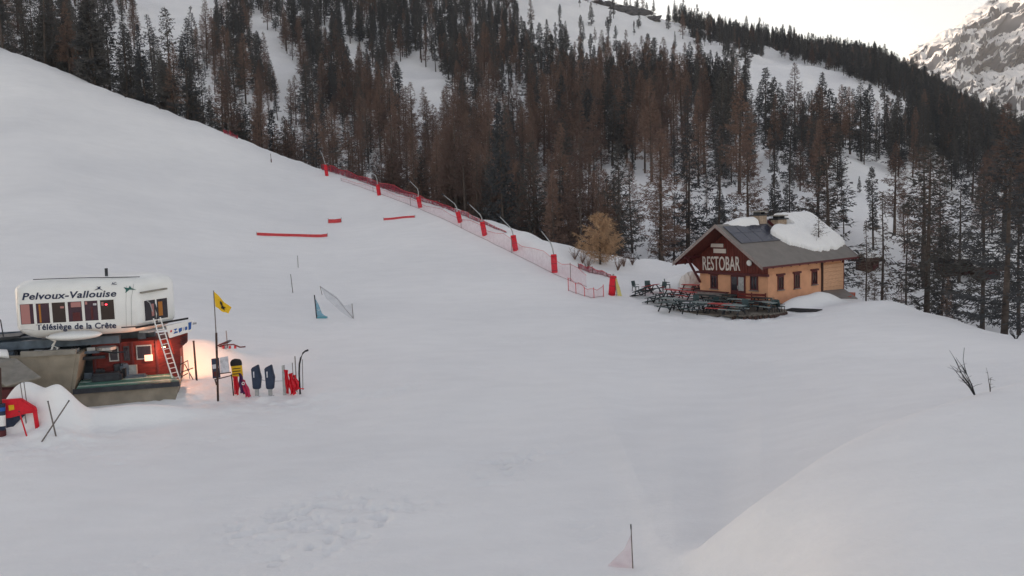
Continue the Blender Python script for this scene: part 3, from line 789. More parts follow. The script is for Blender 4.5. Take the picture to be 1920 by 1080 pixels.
# front windows
wx = [36, 66, 96, 126, 157, 187, 217.5]
ytop = lambda x: 568.6-(x-36)*.027; ybot = lambda x: 605-(x-36)*.017
panes = [m_pink, m_glassp, m_glass, m_glassp, m_glassp, m_glass]
ZW0 = fr(120, 604).z; ZW1 = fr(120, 566.5).z
for i in range(6):
    a = fr(wx[i]+1.3, 590); b = fr(wx[i+1]-1.3, 590)
    ua = (a-A0).dot(E)+.035; ub = (b-A0).dot(E)-.035
    fm = MB(); c = W((ua+ub)/2, 0, (ZW0+ZW1)/2); rot = Matrix((E, NB, UP)).transposed()
    w_, h_ = ub-ua+.13, ZW1-ZW0+.10
    for s in (-1, 1):
        fm.box(c+E*s*(w_/2-.03), (.06, .06, h_), rot); fm.box(c+UP*s*(h_/2-.025), (w_-.122, .056, .05), rot)
    win = part(fm, 'window', m_paint)
    pm = part(MB().box(c, (w_-.115, .022, h_-.095), rot), 'pane', m_glassp if i == 0 else panes[i], win)
    def stripe(u0, u1, z0, z1, m, nm='blind'):
        uu0 = ua+(ub-ua)*u0; uu1 = ua+(ub-ua)*u1; zz0 = ZW0+(ZW1-ZW0)*z0; zz1 = ZW0+(ZW1-ZW0)*z1
        part(MB().box(W((uu0+uu1)/2, -.016, (zz0+zz1)/2), (uu1-uu0, .008, zz1-zz0), rot), nm, m, win)
    if i == 0: stripe(.04, .72, .02, .98, m_pink)
    if i == 1: stripe(.20, .34, .05, .95, m_orange, 'curtain')
    if i == 2: stripe(.62, .9, .70, .80, m_pink)
    if i == 3: stripe(.22, .95, .72, .97, m_pink); stripe(.3, .85, .04, .45, m_maroon, 'curtain')
    if i == 4: stripe(.05, .22, .82, .97, m_pink); stripe(.45, .62, .05, .7, m_maroon, 'curtain'); stripe(.66, .92, .76, .86, m_signw)
    if i == 5: stripe(.36, .5, .74, .80, m_led, 'indicator_lamp'); stripe(.08, .24, .72, .9, m_pink)
# lettering
def front_text(body, x0, y0, x1, y1, size, shear, off, name='lettering'):
    a = fr(x0, y0, -.012); b = fr(x1, y1, -.012); c = (a+b)/2-OST
    return text_mesh(name, body, size, m_navy, ST, c, (b-a), UP, off, shear, .008, 1.05, (b-a).length)
front_text('Pelvoux-Vallouise', 40, 557, 217, 550.5, .50, .22, .011)
front_text('Télésiège de la Crête', 68, 614, 218, 610.5, .44, 0, .011)
front_text('AC.', 209, 532, 219, 531.5, .2, .2, .004)
def mark(pts, m, name):
    poly = [fr(x, y, -.016)-OST for x, y in pts]
    mb = MB().prism(poly, -NB*.008); return mb.build(name, m, ST)
mark([(176, 544.5), (184, 540), (181, 537), (185, 538), (189, 536.5), (187.5, 540.5), (194, 545), (186, 542)], m_navy, 'bird_emblem')
SN = NB*math.cos(SIDE_A)-E*math.sin(SIDE_A); SE = E*math.cos(SIDE_A)+NB*math.sin(SIDE_A)   # chamfer face: along SE, inward SN
S0 = W(LF, 0, A0.z)
def sd(px, py, dv=0.0): return on_plane(px, py, S0+SN*dv, SN)
m_emb = mat('green_emblem', (.03, .12, .11), .6)
poly = [fr(x, y, -.016)-OST for x, y in [(231.5, 538.5), (241, 540), (243.5, 535.5), (246.5, 540), (256, 543.5), (243, 543), (235, 549.5), (236, 543.5)]]
MB().prism(poly, -NB*.008).build('star_emblem', m_emb, ST)
# side window
rotS = Matrix((SE, SN, UP)).transposed()
c = (sd(269, 590)+sd(315, 570))/2; us_ = abs((sd(314, 575)-sd(268, 575)).dot(SE)); zs_ = 1.12
fm = MB()
for s in (-1, 0, 1): fm.box(c+SE*s*(us_/2), (.09, .07, zs_+.14), rotS)
for s in (-1, 1):
    for q in (-1, 1): fm.box(c+UP*s*(zs_/2+.03)+SE*q*us_/4, (us_/2-.092, .066, .08), rotS)
win = part(fm, 'window', m_paint)
for s in (-1, 1): part(MB().box(c+SE*s*us_/4, (us_/2-.09, .025, zs_-.02), rotS), 'pane', m_glass, win)
part(MB().box(c+SE*.18*us_-SN*.02, (us_*.17, .01, zs_*.7), rotS), 'blind', m_orange, win)
part(MB().box(c-SE*.14*us_-SN*.02, (us_*.10, .01, zs_*.6), rotS), 'curtain', m_pink, win)
part(MB().bar(sd(264, 549, -.18), sd(312, 541, -.18), .16, .09), 'awning_box', m_greytop)
# white lens-shaped fairing under the front
def lens():
    mb = MB(); vv = []; n = 18; k = 7
    a = fr(88, 632, -.02); b = fr(193, 630, -.02); cc = (a+b)/2; L_ = (b-a).length/2
    for i in range(n+1):
        s = -1+2*i/n; r_ = math.sqrt(max(0, 1-s*s))
        for j in range(k):
            th = math.pi*j/(k-1)-math.pi/2
            vv.append(cc+E*s*L_-NB*(math.cos(th)*r_*.75)+UP*(math.sin(th)*r_*.25+.06))
    ff = [[i*k+j, (i+1)*k+j, (i+1)*k+j+1, i*k+j+1] for i in range(n) for j in range(k-1)]
    mb.add(vv, ff); return part(mb, 'drive_fairing', m_white, smooth=True)
lens()
# steelwork under the cabin
z1 = P(100, 640, 47).z
part(MB().bar(W(-3.6, 1.2, z1-.15), W(4.6, 1.2, z1-.15), .5, .42), 'main_girder', m_bluegrey)
part(MB().bar(W(-3.6, 2.9, z1-.15), W(6.2, 2.9, z1-.15), .5, .42), 'main_girder', m_bluegrey)
part(MB().bar(W(-3.6, .7, z1-.72), W(3.6, .7, z1-.72), .16, .14), 'lower_rail', m_bluegrey)
part(MB().bar(W(-3.6, .55, z1-1.0), W(3.9, .55, z1-1.0), .2, .16), 'lower_rail', m_dark)
for u in np.linspace(-3.2, 4.0, 10):
    part(MB().box(W(u, .8, z1-.62), (.42, .25, .30), rot), 'roller_box', m_bluegrey if int(u*10) % 2 else m_steel)
part(MB().tube([W(1.4, .3, z1-.55), W(1.4, .3, z1-.42)], .75, 20), 'drive_wheel', m_dark)
part(MB().tube([W(4.0, .5, z1-.6), W(4.0, .5, z1-.45)], .5, 16), 'drive_wheel', m_steel)
for u, v in ((.7, 2.0), (3.2, 2.6), (5.6, 2.2)):
    part(MB().box(W(u, v, (z1+OST.z)/2), (.4, .4, z1-OST.z), rot), 'pillar', m_bluegrey)
part(MB().tube([fr(86, 632, .2), fr(104, 640, .2), fr(98, 652, .2), fr(92, 672, .2)], .05, 6).tube([fr(108, 632, .25), fr(98, 648, .25), fr(108, 652, .25), fr(103, 672, .25)], .05, 6), 'strut', m_paint)
# concrete pit walls
def wallquad(pts, depth, name, m): 
    return part(MB().prism(pts, NB*depth), name, m)
wallquad([fr(-40, 672, -.6), fr(143, 664, -.6), fr(138, 690, -.6), fr(130, 760, -.6), fr(-40, 765, -.6)], .5, 'concrete_wall', m_conc)
part(MB().prism([fr(38, 660, -.7), fr(142, 655, -.7), fr(142, 664, -.7), fr(38, 670, -.7)], NB*.25), 'wall_capping', m_greytop)
part(MB().prism([fr(141, 664, -.55)+NB*.0, fr(141, 664, -.55)+NB*2.2, fr(126, 745, -.55)+NB*2.2, fr(126, 760, -.55)], E*.25), 'concrete_wall', m_conc)
# red hut below
hz0 = OST.z-.5; hz1 = z1-.35
hutp = [W(3.15, 1.1, 0), W(6.5, 1.1, 0), W(7.5, 2.6, 0), W(7.5, 4.4, 0), W(3.15, 4.4, 0)]
hut = part(MB().prism([Vector((p.x, p.y, hz0)) for p in hutp], (0, 0, hz1-hz0)), 'hut_wall', m_redwood)
for u0, u1, m in ((4.0, 4.5, m_steel), (4.75, 5.05, m_dark), (5.4, 6.2, m_steel)):
    part(MB().box(W((u0+u1)/2, 1.085, hz1-.62), (u1-u0, .05, .8), rot), 'window', m)
    part(MB().box(W((u0+u1)/2, 1.055, hz1-.62), (u1-u0-.12, .03, .66), rot), 'pane', m_glass)
for u in (3.3, 4.62, 5.22, 6.45): part(MB().box(W(u, 1.06, (hz0+hz1)/2), (.1, .08, hz1-hz0-.02), rot), 'post', m_maroon)
HS = W(6.5, 1.1, 0); hse = (W(7.5, 2.6, 0)-HS).normalized(); hsn = Vector((-hse.y, hse.x, 0)); rotH = Matrix((hse, hsn, UP)).transposed()
lw = on_plane(280, 660, HS+UP*2, hsn)
part(MB().box(W(6.02, 1.03, hz1-.95), (.42, .06, .34), rot), 'lit_sign', m_lit)
gz = P(210, 733, 44.6).z
# dark gear lying in the hut's forecourt
part(MB().box(W(4.0, .2, OST.z+.85), (1.5, .7, .5), rot), 'machine_cover', m_dark, bevel=.1)
part(MB().box(W(5.4, .45, OST.z+.7), (1.1, .5, .3), rot), 'machine_cover', m_bluegrey, bevel=.08)
part(MB().prism([W(-5, 3.6, OST.z-.6), W(3.2, 3.6, OST.z-.6), W(3.2, 3.6, z1+.3), W(-5, 3.6, z1+.3)], NB*.2), 'back_wall', m_bluegrey)
for u in np.linspace(-3.4, 2.6, 9): part(MB().box(W(u, 3.45, z1-.8), (.18, .2, 1.0), rot), 'back_rib', m_dark)
rgm = random.Random(3)
for i in range(14):
    u = rgm.uniform(2.9, 5.6); sz = (rgm.uniform(.12, .5), rgm.uniform(.15, .4), rgm.uniform(.2, .75))
    part(MB().box(W(u, rgm.uniform(.35, .95), gz+.1+sz[2]/2), sz, Matrix.Rotation(TH+rgm.uniform(-.3, .3), 3, 'Z')), 'machine_part', (m_dark, m_bluegrey, m_black, m_steel)[i % 4 if i % 7 else 0])
for i in range(7):
    a = W(rgm.uniform(-2, 4), rgm.uniform(.2, .7), z1-rgm.uniform(.4, 1.0)); b = a+E*rgm.uniform(.6, 1.6)+UP*rgm.uniform(-.25, .25)
    part(MB().tube([a, a.lerp(b, .5)-UP*.08, b], .04, 6), 'pipe', (m_steel, m_dark, m_bluegrey)[i % 3])
m_pgreen = mat('highlight_green_sheet', (.30, .40, .37), .5, noise=.3, nscale=3)  # paler copy of the green: deck highlights put into the board colour
# green slatted deck on its concrete base

for i in range(6):
    v = -1.25+i*.36
    a = W(2.75-.03*i, v, gz+.012*i); b = W(7.75-.12*i, v, gz+.012*i)
    part(MB().bar(a, b, .30, .06), 'deck_board', (m_green, m_pgreen, m_green, m_green, m_pgreen, m_green)[i])
part(MB().bar(W(2.6, -1.47, gz-.12), W(7.8, -1.47, gz-.12), .10, .26), 'deck_edge', m_dark)
part(MB().prism([W(2.55, -1.35, gz-.25), W(7.7, -1.35, gz-.25), W(7.4, -1.35, gz-1.5), W(2.5, -1.35, gz-1.5)], NB*2.2), 'concrete_base', m_conc)
# balcony on the right with its banner
bz = sd(300, 606).z-.0
part(MB().bar(sd(255, 614, -.55), sd(352, 597, -.55), .10, .10), 'balcony_rail', m_black)
part(MB().bar(fr(228, 614, -.1), sd(262, 612, -.55), .06, .06), 'balcony_rail', m_dark)
part(MB().prism([S0-SN*.02+UP*(bz-.32-S0.z), S0-SN*.6+SE*.1+UP*(bz-.32-S0.z), S0-SN*.6+SE*3.6+UP*(bz-.32-S0.z), S0+SN*.4+SE*3.4+UP*(bz-.32-S0.z)], (0, 0, .1)), 'balcony_floor', m_steel)
ban = [sd(311, 611, -.62), sd(361, 600, -.62), sd(359, 621, -.62), sd(317, 634, -.62)]
bn = part(MB().prism(ban, -SN*.03), 'banner', m_paint)
def bmark(pts, m, nm): part(MB().prism([sd(x, y, -.655) for x, y in pts], -SN*.008), nm, m, bn)
bmark([(319, 620), (322, 618.5), (322.5, 622), (319.5, 623.5)], m_red, 'red_logo')
bmark([(325, 617.5), (332, 615.5), (331, 618), (328, 622), (333, 621), (333, 624), (325, 626), (329, 620)], m_blue, 'blue_logo')
bmark([(335, 616), (341, 614), (341, 620), (336, 624), (335, 621)], m_blue, 'blue_logo')
bmark([(347, 613), (351, 612), (351, 618), (347, 619.5)], m_blue, 'blue_logo')
bmark([(353, 605), (359, 603.5), (358, 617), (353.5, 619)], m_blue, 'blue_logo')
bmark([(342, 614), (346, 612.5), (346, 619), (343, 620)], m_signw, 'grey_logo')
part(MB().prism([sd(318, 636, -.3), sd(352, 624, -.3), sd(352, 640, -.3), sd(327, 664, -.3)], SN*.1), 'side_cladding', m_redwood)
for i in range(5): part(MB().bar(sd(338+i*.2, 634+i*3.2, -.36), sd(350, 630+i*3.0, -.36), .05, .03), 'vent_slat', m_dark)
# ladder
def ladder(pa, pb, wpx, rungs, name, label=None):
    mb = MB(); 
    top, bot = pa, pb; side = SE*.23
    for s in (-1, 1): mb.tube([top+side*s, bot+side*s], .035, 6)
    o = part(mb, name, m_paint)
    for i in range(rungs):
        p = bot.lerp(top, (i+.6)/rungs); part(MB().tube([p-side, p+side], .022, 6), 'rung', m_paint, o)
    return o
ladder(sd(294, 596, -.95), sd(331, 713, -1.6), 14, 13, 'ladder')
part(MB().tube([sd(290, 570, -.4), sd(296, 588, -.6), sd(294, 604, -.9)], .05, 6), 'cable', m_dark)
part(MB().tube([sd(274, 563, -.08), sd(281, 568, -.2), sd(286, 584, -.3)], .025, 6), 'hand_rail', m_steel)
for a, b in (((318, 660), (342, 708)), ((340, 668), (338, 712)), ((352, 676), (356, 710)), ((322, 704), (362, 690)), ((330, 712), (352, 700)), ((346, 682), (362, 712)), ((326, 690), (352, 676))):
    part(MB().tube([P(a[0], a[1], 50.5), P(b[0], b[1], 50.2)], .03, 5), 'scaffold_tube', m_dark if a[0] % 4 else m_steel)
# floodlight below the balcony
fl = S0+SE*3.0+SN*.0-SN*.1+UP*(bz-.62-S0.z)
part(MB().box(fl, (.34, .2, .26), rotS), 'floodlight', m_black)
part(MB().box(fl+(-SN*.0)+SE*.175-UP*.02, (.012, .16, .2), rotS), 'floodlight_lens', m_flood)
ld = bpy.data.lights.new('floodlight_beam', 'SPOT'); ld.energy = 200; ld.color = (1, .45, .22); ld.spot_size = R(120); ld.spot_blend = .8; ld.shadow_soft_size = .15
lo = bpy.data.objects.new('floodlight_beam', ld); C.objects.link(lo); lo.location = fl+SE*.3-UP*.1
tgt = G(365, 668); lo.rotation_euler = (tgt-lo.location).to_track_quat('-Z', 'Y').to_euler()
# second lamp over the hut's forecourt (the red wall glows)
fl2 = W(6.9, .5, hz1-.25)
part(MB().box(fl2, (.26, .2, .14), rot), 'wall_lamp', m_black); part(MB().box(fl2-UP*.08, (.2, .14, .012), rot), 'wall_lamp_lens', m_flood)
l2 = bpy.data.lights.new('wall_lamp_glow', 'POINT'); l2.energy = 60; l2.color = (1, .45, .25); l2.shadow_soft_size = .1
lo2 = bpy.data.objects.new('wall_lamp_glow', l2); C.objects.link(lo2); lo2.location = fl2-UP*.22-NB*.1
# boarding platform on the left with its railing
plz = P(0, 636, 48).z
part(MB().bar(W(-4.2, 2.0, plz+.1), W(-.35, 2.0, plz+.22), 1.6, .12), 'platform_floor', m_dark)
part(MB().bar(W(-4.2, 1.0, plz-.35), W(-.3, 1.0, plz-.2), .12, .2), 'platform_edge', m_bluegrey)
rl = MB()
for u in (-2.6, -1.9, -1.2): rl.tube([W(u, 1.5, plz+.15), W(u-.08, 1.5, plz+1.15)], .03, 5)
rl.tube([W(-3.2, 1.5, plz+1.0), W(-1.28, 1.5, plz+1.17)], .03, 5)
part(rl, 'railing', m_dark)

# ------------------------------------------------------------------ things round the station
def put(name, loc, label, cat, group=None): return empty(name, loc, 0, label, cat, group)
def child(mb, name, m, parent, smooth=False, bevel=0):
    o_ = Vector(parent.location)
    q = parent
    for v in mb.v: v -= o_
    return mb.build(name, m, parent, smooth, bevel)
def sub(mb, name, m, part_obj, root):
    for v in mb.v: v -= Vector(root.location)
    return mb.build(name, m, part_obj)

# grey shelter roof, far left
sh = put('shelter', P(20, 735, 43.5), 'small shelter with grey sloping roof at the left edge below the lift', 'shelter')
a, b, c_, d_ = P(-30, 690, 43.2), P(-30, 668, 45.5), P(30, 672, 45.2), P(76, 706, 43.4)
e_ = P(10, 722, 42.8)
child(MB().prism([a, e_, d_, c_, b], (0, 0, -.08)), 'roof', m_greytop, sh)
child(MB().prism([P(-30, 670, 45.3)+UP*.02, P(18, 674, 45.1)+UP*.02, P(16, 664, 45.4)+UP*.1, P(-30, 662, 45.6)+UP*.1], (0, -.1, .16)), 'roof_snow', SNOW, sh, True)
child(MB().box(P(0, 745, 43.9)-UP*.1, (1.5, .7, 1.1)), 'wall', m_maroon, sh)

gp = lambda px, py: G(px, py)
def stick(pb, pt, r, m, name, label, cat='pole', group=None, Y=None):
    b = gp(*pb); t = P(pt[0], pt[1], b.y)
    o = put(name, b, label, cat, group)
    d = (t-b)
    me = MB().tube([b-d*.06, b+d*.5, t], [r, r*.95, r*.85], 6); 
    child(me, 'shaft', m, o, True)
    child(MB().tube([t, t+d.normalized()*.03], r*1.15, 6), 'end_cap', m_black if m is not m_black else m_steel, o)
    return o
stick((105, 819), (90, 753), .035, m_bamboo, 'pole', 'upright grey pole of the crossed pair in front of the snow bank')
stick((79, 831), (129, 752), .035, m_bamboo, 'pole', 'slanting grey pole of the crossed pair in front of the snow bank')
stick((49, 793), (38, 718), .022, m_bamboo, 'pole', 'thin grey pole behind the red barrier, left one')
stick((54, 792), (45, 718), .022, m_bamboo, 'pole', 'thin grey pole behind the red barrier, right one')
stick((50, 818), (36, 772), .035, m_red, 'marker_pole', 'thin red pole leaning beside the red barrier')
stick((369, 716), (363, 640), .06, m_brownpost, 'post', 'plain brown wooden post between ladder and flagpole')
# red barrier at the left edge
rb = put('barrier', gp(35, 812), 'red padded barrier with a yellow patch at the left edge', 'barrier')
yb = gp(35, 812).y
child(MB().prism([P(-20, 752, yb), P(36, 748, yb), P(64, 765, yb), P(66, 774, yb), P(48, 776, yb), P(18, 784, yb), P(-20, 786, yb)], (0, .25, 0)), 'padded_cover', m_red, rb, bevel=.03)
child(MB().prism([P(16, 760, yb-.01), P(26, 759, yb-.01), P(27, 768, yb-.01), P(17, 770, yb-.01)], (0, -.012, 0)), 'yellow_patch', m_yellow, rb)
child(MB().tube([P(65, 768, yb), P(71, 808, yb)], .10, 8), 'leg', m_red, rb, True)
child(MB().tube([P(18, 782, yb+.3), P(22, 812, yb+.3)], .08, 8), 'leg', m_black, rb, True)
child(MB().prism([P(10, 784, yb+.2), P(45, 777, yb+.2), P(25, 800, yb+.2), P(12, 812, yb+.2)], (0, .2, 0)), 'dark_skirt', m_navypad, rb)
bp_ = put('padded_post', gp(4, 818), 'blue and white printed padded post at the far left edge', 'post')
yp = gp(4, 818).y
child(MB().tube([P(4, 822, yp), P(3, 757, yp)], .16, 10), 'pad', m_navypad, bp_, True)
child(MB().tube([P(3.7, 798, yp), P(3.4, 778, yp)], .166, 10, False), 'white_print', m_paint, bp_, True)
child(MB().tube([P(3.2, 770, yp), P(3.1, 763, yp)], .166, 10, False), 'blue_print', m_blue, bp_, True)
child(MB().tube([P(4.5, 822, yp), P(4.2, 806, yp)], .17, 10, False), 'maroon_base', m_maroon, bp_, True)
child(MB().tube([P(1, 757, yp), P(-1, 690, yp)], .07, 8, False), 'upper_post', m_brownpost, bp_, True)

# flag
fb = gp(409, 752); fo = put('flagpole', fb, 'tall flagpole with a yellow flag bearing a dark emblem', 'flag'); yf = fb.y
child(MB().tube([P(409, 754, yf), P(405.5, 624, yf)], .06, 7), 'lower_post', m_brownpost, fo, True)
child(MB().tube([P(405.5, 632, yf), P(400.5, 545, yf)], .028, 6), 'upper_pole', m_bamboo, fo, True)
def flag():
    nx, ny = 14, 8; vv = []; ff = []
    TL, TR, BR, BL = P(400.5, 546, yf), P(433, 577, yf), P(426.5, 589.5, yf), P(404, 575, yf)
    for i in range(nx+1):
        for j in range(ny+1):
            s, t = i/nx, j/ny
            p = TL.lerp(TR, s).lerp(BL.lerp(BR, s), t)
            p = p+Vector((0, .14*math.sin(s*7+t*1.2)*s, .035*math.sin(s*9)*s)); vv.append(p)
    for i in range(nx):
        for j in range(ny): ff.append([i*(ny+1)+j, (i+1)*(ny+1)+j, (i+1)*(ny+1)+j+1, i*(ny+1)+j+1])
    cl = child(MB().add(vv, ff), 'cloth', m_yellow, fo, True)
    for v in vv: pass
    def at(s, t):
        p = TL.lerp(TR, s).lerp(BL.lerp(BR, s), t); return p+Vector((0, .14*math.sin(s*7+t*1.2)*s-.05, .035*math.sin(s*9)*s))
    pts = [(.38, .25), (.5, .2), (.62, .42), (.8, .45), (.7, .6), (.78, .8), (.6, .68), (.5, .75), (.52, .5), (.4, .45)]
    sub(MB().prism([at(*q) for q in pts], (0, -.01, 0)), 'emblem', m_black, cl, fo)
flag()
# information board
ib = gp(410, 742); io = put('information_board', ib, 'two panel information board on legs below the flag', 'sign'); yi = ib.y-.25
child(MB().prism([P(396, 673, yi), P(410, 671, yi), P(413, 708, yi), P(399, 710, yi)], (0, .05, 0)), 'dark_panel', m_navypad, io)
child(MB().prism([P(398, 684, yi-.01), P(409, 682, yi-.01), P(410, 690, yi-.01), P(399, 692, yi-.01)], (0, -.01, 0)), 'pale_print', m_signw, io)
child(MB().prism([P(400, 697, yi-.01), P(410, 696, yi-.01), P(411, 705, yi-.01), P(401, 706, yi-.01)], (0, -.01, 0)), 'maroon_print', m_maroon, io)
child(MB().prism([P(411.5, 671, yi), P(427, 668, yi), P(430, 697, yi), P(413.5, 702, yi)], (0, .05, 0)), 'white_panel', m_signw, io)
child(MB().tube([P(402, 712, yi), P(434, 704, yi), P(433, 698, yi), P(412, 701, yi)], .03, 5), 'lower_frame', m_brownpost, io)
for a, b in (((434, 702), (438, 742)), ((403, 711), (406, 722))): child(MB().tube([P(*a, yi), P(*b, yi)], .035, 6), 'leg', m_brownpost, io)
# yellow and black padded sign
yo = gp(446, 742); ys = put('warning_sign', yo, 'yellow warning board with a black padded top beside the information board', 'sign'); yy = yo.y
child(MB().prism([P(433, 687, yy), P(453, 685, yy), P(455, 705, yy), P(436, 708, yy)], (0, .08, 0)), 'board', m_yellow, ys)
child(MB().prism([P(432, 687, yy-.02), P(431, 680, yy-.02), P(434, 675, yy-.02), P(439, 673, yy-.02), P(449, 674, yy-.02), P(452, 678, yy-.02), P(453, 685, yy-.02)], (0, .14, 0)), 'black_top', m_black, ys, bevel=.02)
for i in range(3): child(MB().prism([P(436, 691+i*5, yy-.01), P(451, 689.5+i*5, yy-.01), P(451, 691+i*5, yy-.01), P(436, 692.5+i*5, yy-.01)], (0, -.008, 0)), 'text_line', m_black, ys)
for x in (438, 454): child(MB().tube([P(x, 705, yy+.05), P(x+3, 744, yy+.05)], .035, 6), 'leg', m_red if x < 450 else m_brownpost, ys)
# draped red banner beside it
db = gp(455, 745); dp = put('draped_banner', db, 'crumpled red and purple banner with a white ring under the yellow board', 'banner'); yd_ = db.y-.15
def drape(pts_top, pts_bot, m, name, root, amp=.08, n=10):
    vv = []; ff = []
    for i in range(n+1):
        s = i/n
        for j in range(9):
            t = j/8
            p = pts_top[0].lerp(pts_top[1], s).lerp(pts_bot[0].lerp(pts_bot[1], s), t)
            vv.append(p+Vector((amp*.4*math.sin(t*9+s*3), amp*math.sin(s*13+t*2.0), amp*.3*math.sin(s*6))))
    for i in range(n):
        for j in range(8): ff.append([i*9+j, (i+1)*9+j, (i+1)*9+j+1, i*9+j+1])
    return child(MB().add(vv, ff), name, m, root, True)
m_purple = mat('purple_cloth', (.07, .02, .10), .7); m_crim = mat('crimson_cloth', (.50, .03, .09), .7, noise=.2)
drape((P(436, 706, yd_), P(446, 705, yd_)), (P(441, 740, yd_), P(448, 740, yd_)), m_red, 'red_strip', dp)
drape((P(447, 700, yd_-.05), P(453, 702, yd_-.05)), (P(449, 738, yd_-.05), P(466, 738, yd_-.05)), m_purple, 'purple_fold', dp)
drape((P(452, 712, yd_-.14), P(459, 712, yd_-.14)), (P(459, 746, yd_-.14), P(471, 743, yd_-.14)), m_crim, 'crimson_fold', dp)
child(MB().tube([P(456, 719, yd_-.26)+Vector((.07*math.cos(k*.785), 0, .07*math.sin(k*.785))) for k in range(9)], .022, 5), 'white_ring', m_paint, dp)
# navy padded panels
for i, (x, lab) in enumerate(((479, 'left of the two navy blue padded posts in the queue area'), (504, 'right of the two navy blue padded posts in the queue area'))):
    b = gp(x+2, 744); o = put('padded_turnstile', b, lab, 'turnstile', 'navy padded turnstiles'); y = b.y
    child(MB().prism([P(x-9, 691, y), P(x+4, 684, y), P(x+8, 703, y), P(x+10, 707, y), P(x+8, 730, y), P(x-5.5, 730, y)], (0, .3, 0)), 'pad', m_navypad, o, bevel=.04)
    child(MB().prism([P(x-4.5, 697, y-.01), P(x-2.5, 696.5, y-.01), P(x-2, 708, y-.01), P(x-4, 708, y-.01)], (0, -.008, 0)), 'white_print', m_signw, o)
    child(MB().box(P(x+3, 737, y+.15), (.18, .18, .5)), 'foot', m_steel, o)
    child(MB().box(P(x+3, 743.5, y+.15), (.34, .34, .06)), 'base_plate', m_steel, o)
rp_ = gp(520, 742)
o = put('rope', rp_, 'thin grey rope between the navy padded posts and the red pads', 'rope')
child(MB().tube([P(489, 712, rp_.y), P(510, 715, rp_.y), P(530, 714, rp_.y)], .014, 5), 'cord', m_steel, o); child(MB().tube([P(489, 712, rp_.y), P(489, 716, rp_.y)], .03, 5), 'hook', m_dark, o)
# red pads with poles at right of the row
rq = gp(545, 743); o = put('padded_gate', rq, 'red cloth covered gate with a grey post at the right of the queue row', 'gate'); y = rq.y
child(MB().prism([P(528, 686, y), P(532.5, 685, y), P(536, 742, y), P(531, 744, y)], (0, .15, 0)), 'grey_post', m_steel, o)
drape((P(532, 694, y-.05), P(540, 693, y-.05)), (P(536, 738, y-.05), P(542, 738, y-.05)), m_red, 'red_cover', o, .07)
drape((P(540, 702, y-.1), P(548, 698, y-.1)), (P(543, 742, y-.1), P(556, 738, y-.1)), m_red, 'red_cover', o, .12)
drape((P(549, 704, y), P(554, 702, y)), (P(553, 736, y), P(562, 728, y)), m_red, 'red_cover', o, .1)
child(MB().tube([P(556, 728, y), P(570, 729, y)], .03, 5), 'lower_bar', m_red, o)
for i, (a, b, r_) in enumerate((((553, 668), (557, 735), .03), ((548, 680), (552, 738), .022), ((567, 674), (568, 731), .022))):
    child(MB().tube([P(*a, y+.1), P(*b, y+.1)], r_, 5), 'pole', m_bamboo, o)
cp = gp(563, 741); o = put('curved_lamp_post', cp, 'black post curving over to the right at the end of the queue row', 'post'); y = cp.y
child(MB().tube([P(563, 743, y), P(561, 700, y), P(561.5, 683, y), P(564, 671, y), P(568, 662, y), P(573, 658, y)], [.05, .05, .05, .05, .045, .04], 7), 'curved_shaft', m_black, o, True)
child(MB().tube([P(572, 658.5, y), P(578, 656.5, y)], .055, 7), 'end_head', m_dark, o, True)
m_redw = mat('faded_red', (.32, .03, .05), .7)
# red awning frame behind the flag
af = gp(412, 690); o = put('awning_frame', af, 'low red and dark awning frame behind the flagpole', 'frame'); y = af.y+1.5
child(MB().tube([P(385, 672, y), P(402, 653, y), P(412, 646, y), P(427, 641, y)], .045, 6), 'bent_tube', m_maroon, o, True)
child(MB().tube([P(408, 651, y), P(420, 647, y), P(438, 646, y), P(450, 651, y), P(460, 650, y)], .045, 6), 'red_tube', m_maroon, o, True)
child(MB().tube([P(396, 672, y), P(408, 652, y)], .035, 6), 'brace', m_brownpost, o)
child(MB().prism([P(410, 646, y), P(424, 640, y), P(430, 641, y), P(424, 645, y)], (0, .6, 0)), 'dark_cloth', m_dark, o)
child(MB().tube([P(424, 620, y+.4), P(428, 664, y+.4)], .03, 5), 'rear_pole', m_bamboo, o)
for x in (419, 431, 441): child(MB().box(P(x, 651, y-.05), (.12, .1, .16)), 'red_tab', m_redw, o)
# nets and poles on the slope behind
nb = gp(600, 597); o = put('net_post', nb, 'blue grey triangular net hanging from a short dark post on the slope', 'net'); y = nb.y
child(MB().tube([P(589.5, 553, y), P(594, 598, y)], .05, 6), 'post', m_dark, o)
child(MB().prism([P(591, 560, y), P(597, 570, y), P(604, 588, y), P(615, 596, y), P(594, 597, y)], (0, .03, 0)), 'net', m_netblue, o)
child(MB().prism([P(594, 594, y-.03), P(614, 593, y-.03), P(612, 597, y-.03), P(594, 598, y-.03)], (0, .05, 0)), 'bottom_band', m_teal, o)
n2 = gp(663, 601); o = put('slack_net', n2, 'slack pale grey net between thin poles right of the blue net', 'net'); y = n2.y+.5
child(MB().prism([P(600, 536, y+2), P(630, 555, y+1), P(645, 573, y), P(661, 570, y), P(663, 600, y), P(640, 585, y), P(612, 560, y+1)], (0, .02, 0)), 'net', m_netgrey, o)
child(MB().tube([P(600, 537, y+2), P(632, 560, y+1), P(648, 580, y), P(662, 596, y)], .018, 5), 'rope', m_bamboo, o)
child(MB().tube([P(660, 569, y), P(663, 602, y)], .03, 5), 'pole', m_bamboo, o)
child(MB().tube([P(600, 536, y+2), P(604, 553, y+2)], .025, 5), 'pole', m_bamboo, o)
stick((549, 549), (545, 515), .035, m_bamboo, 'pole', 'short grey pole in the snow above the blue net')
stick((559, 502), (558, 480), .035, m_bamboo, 'pole', 'short grey pole in the snow below the long red strip')
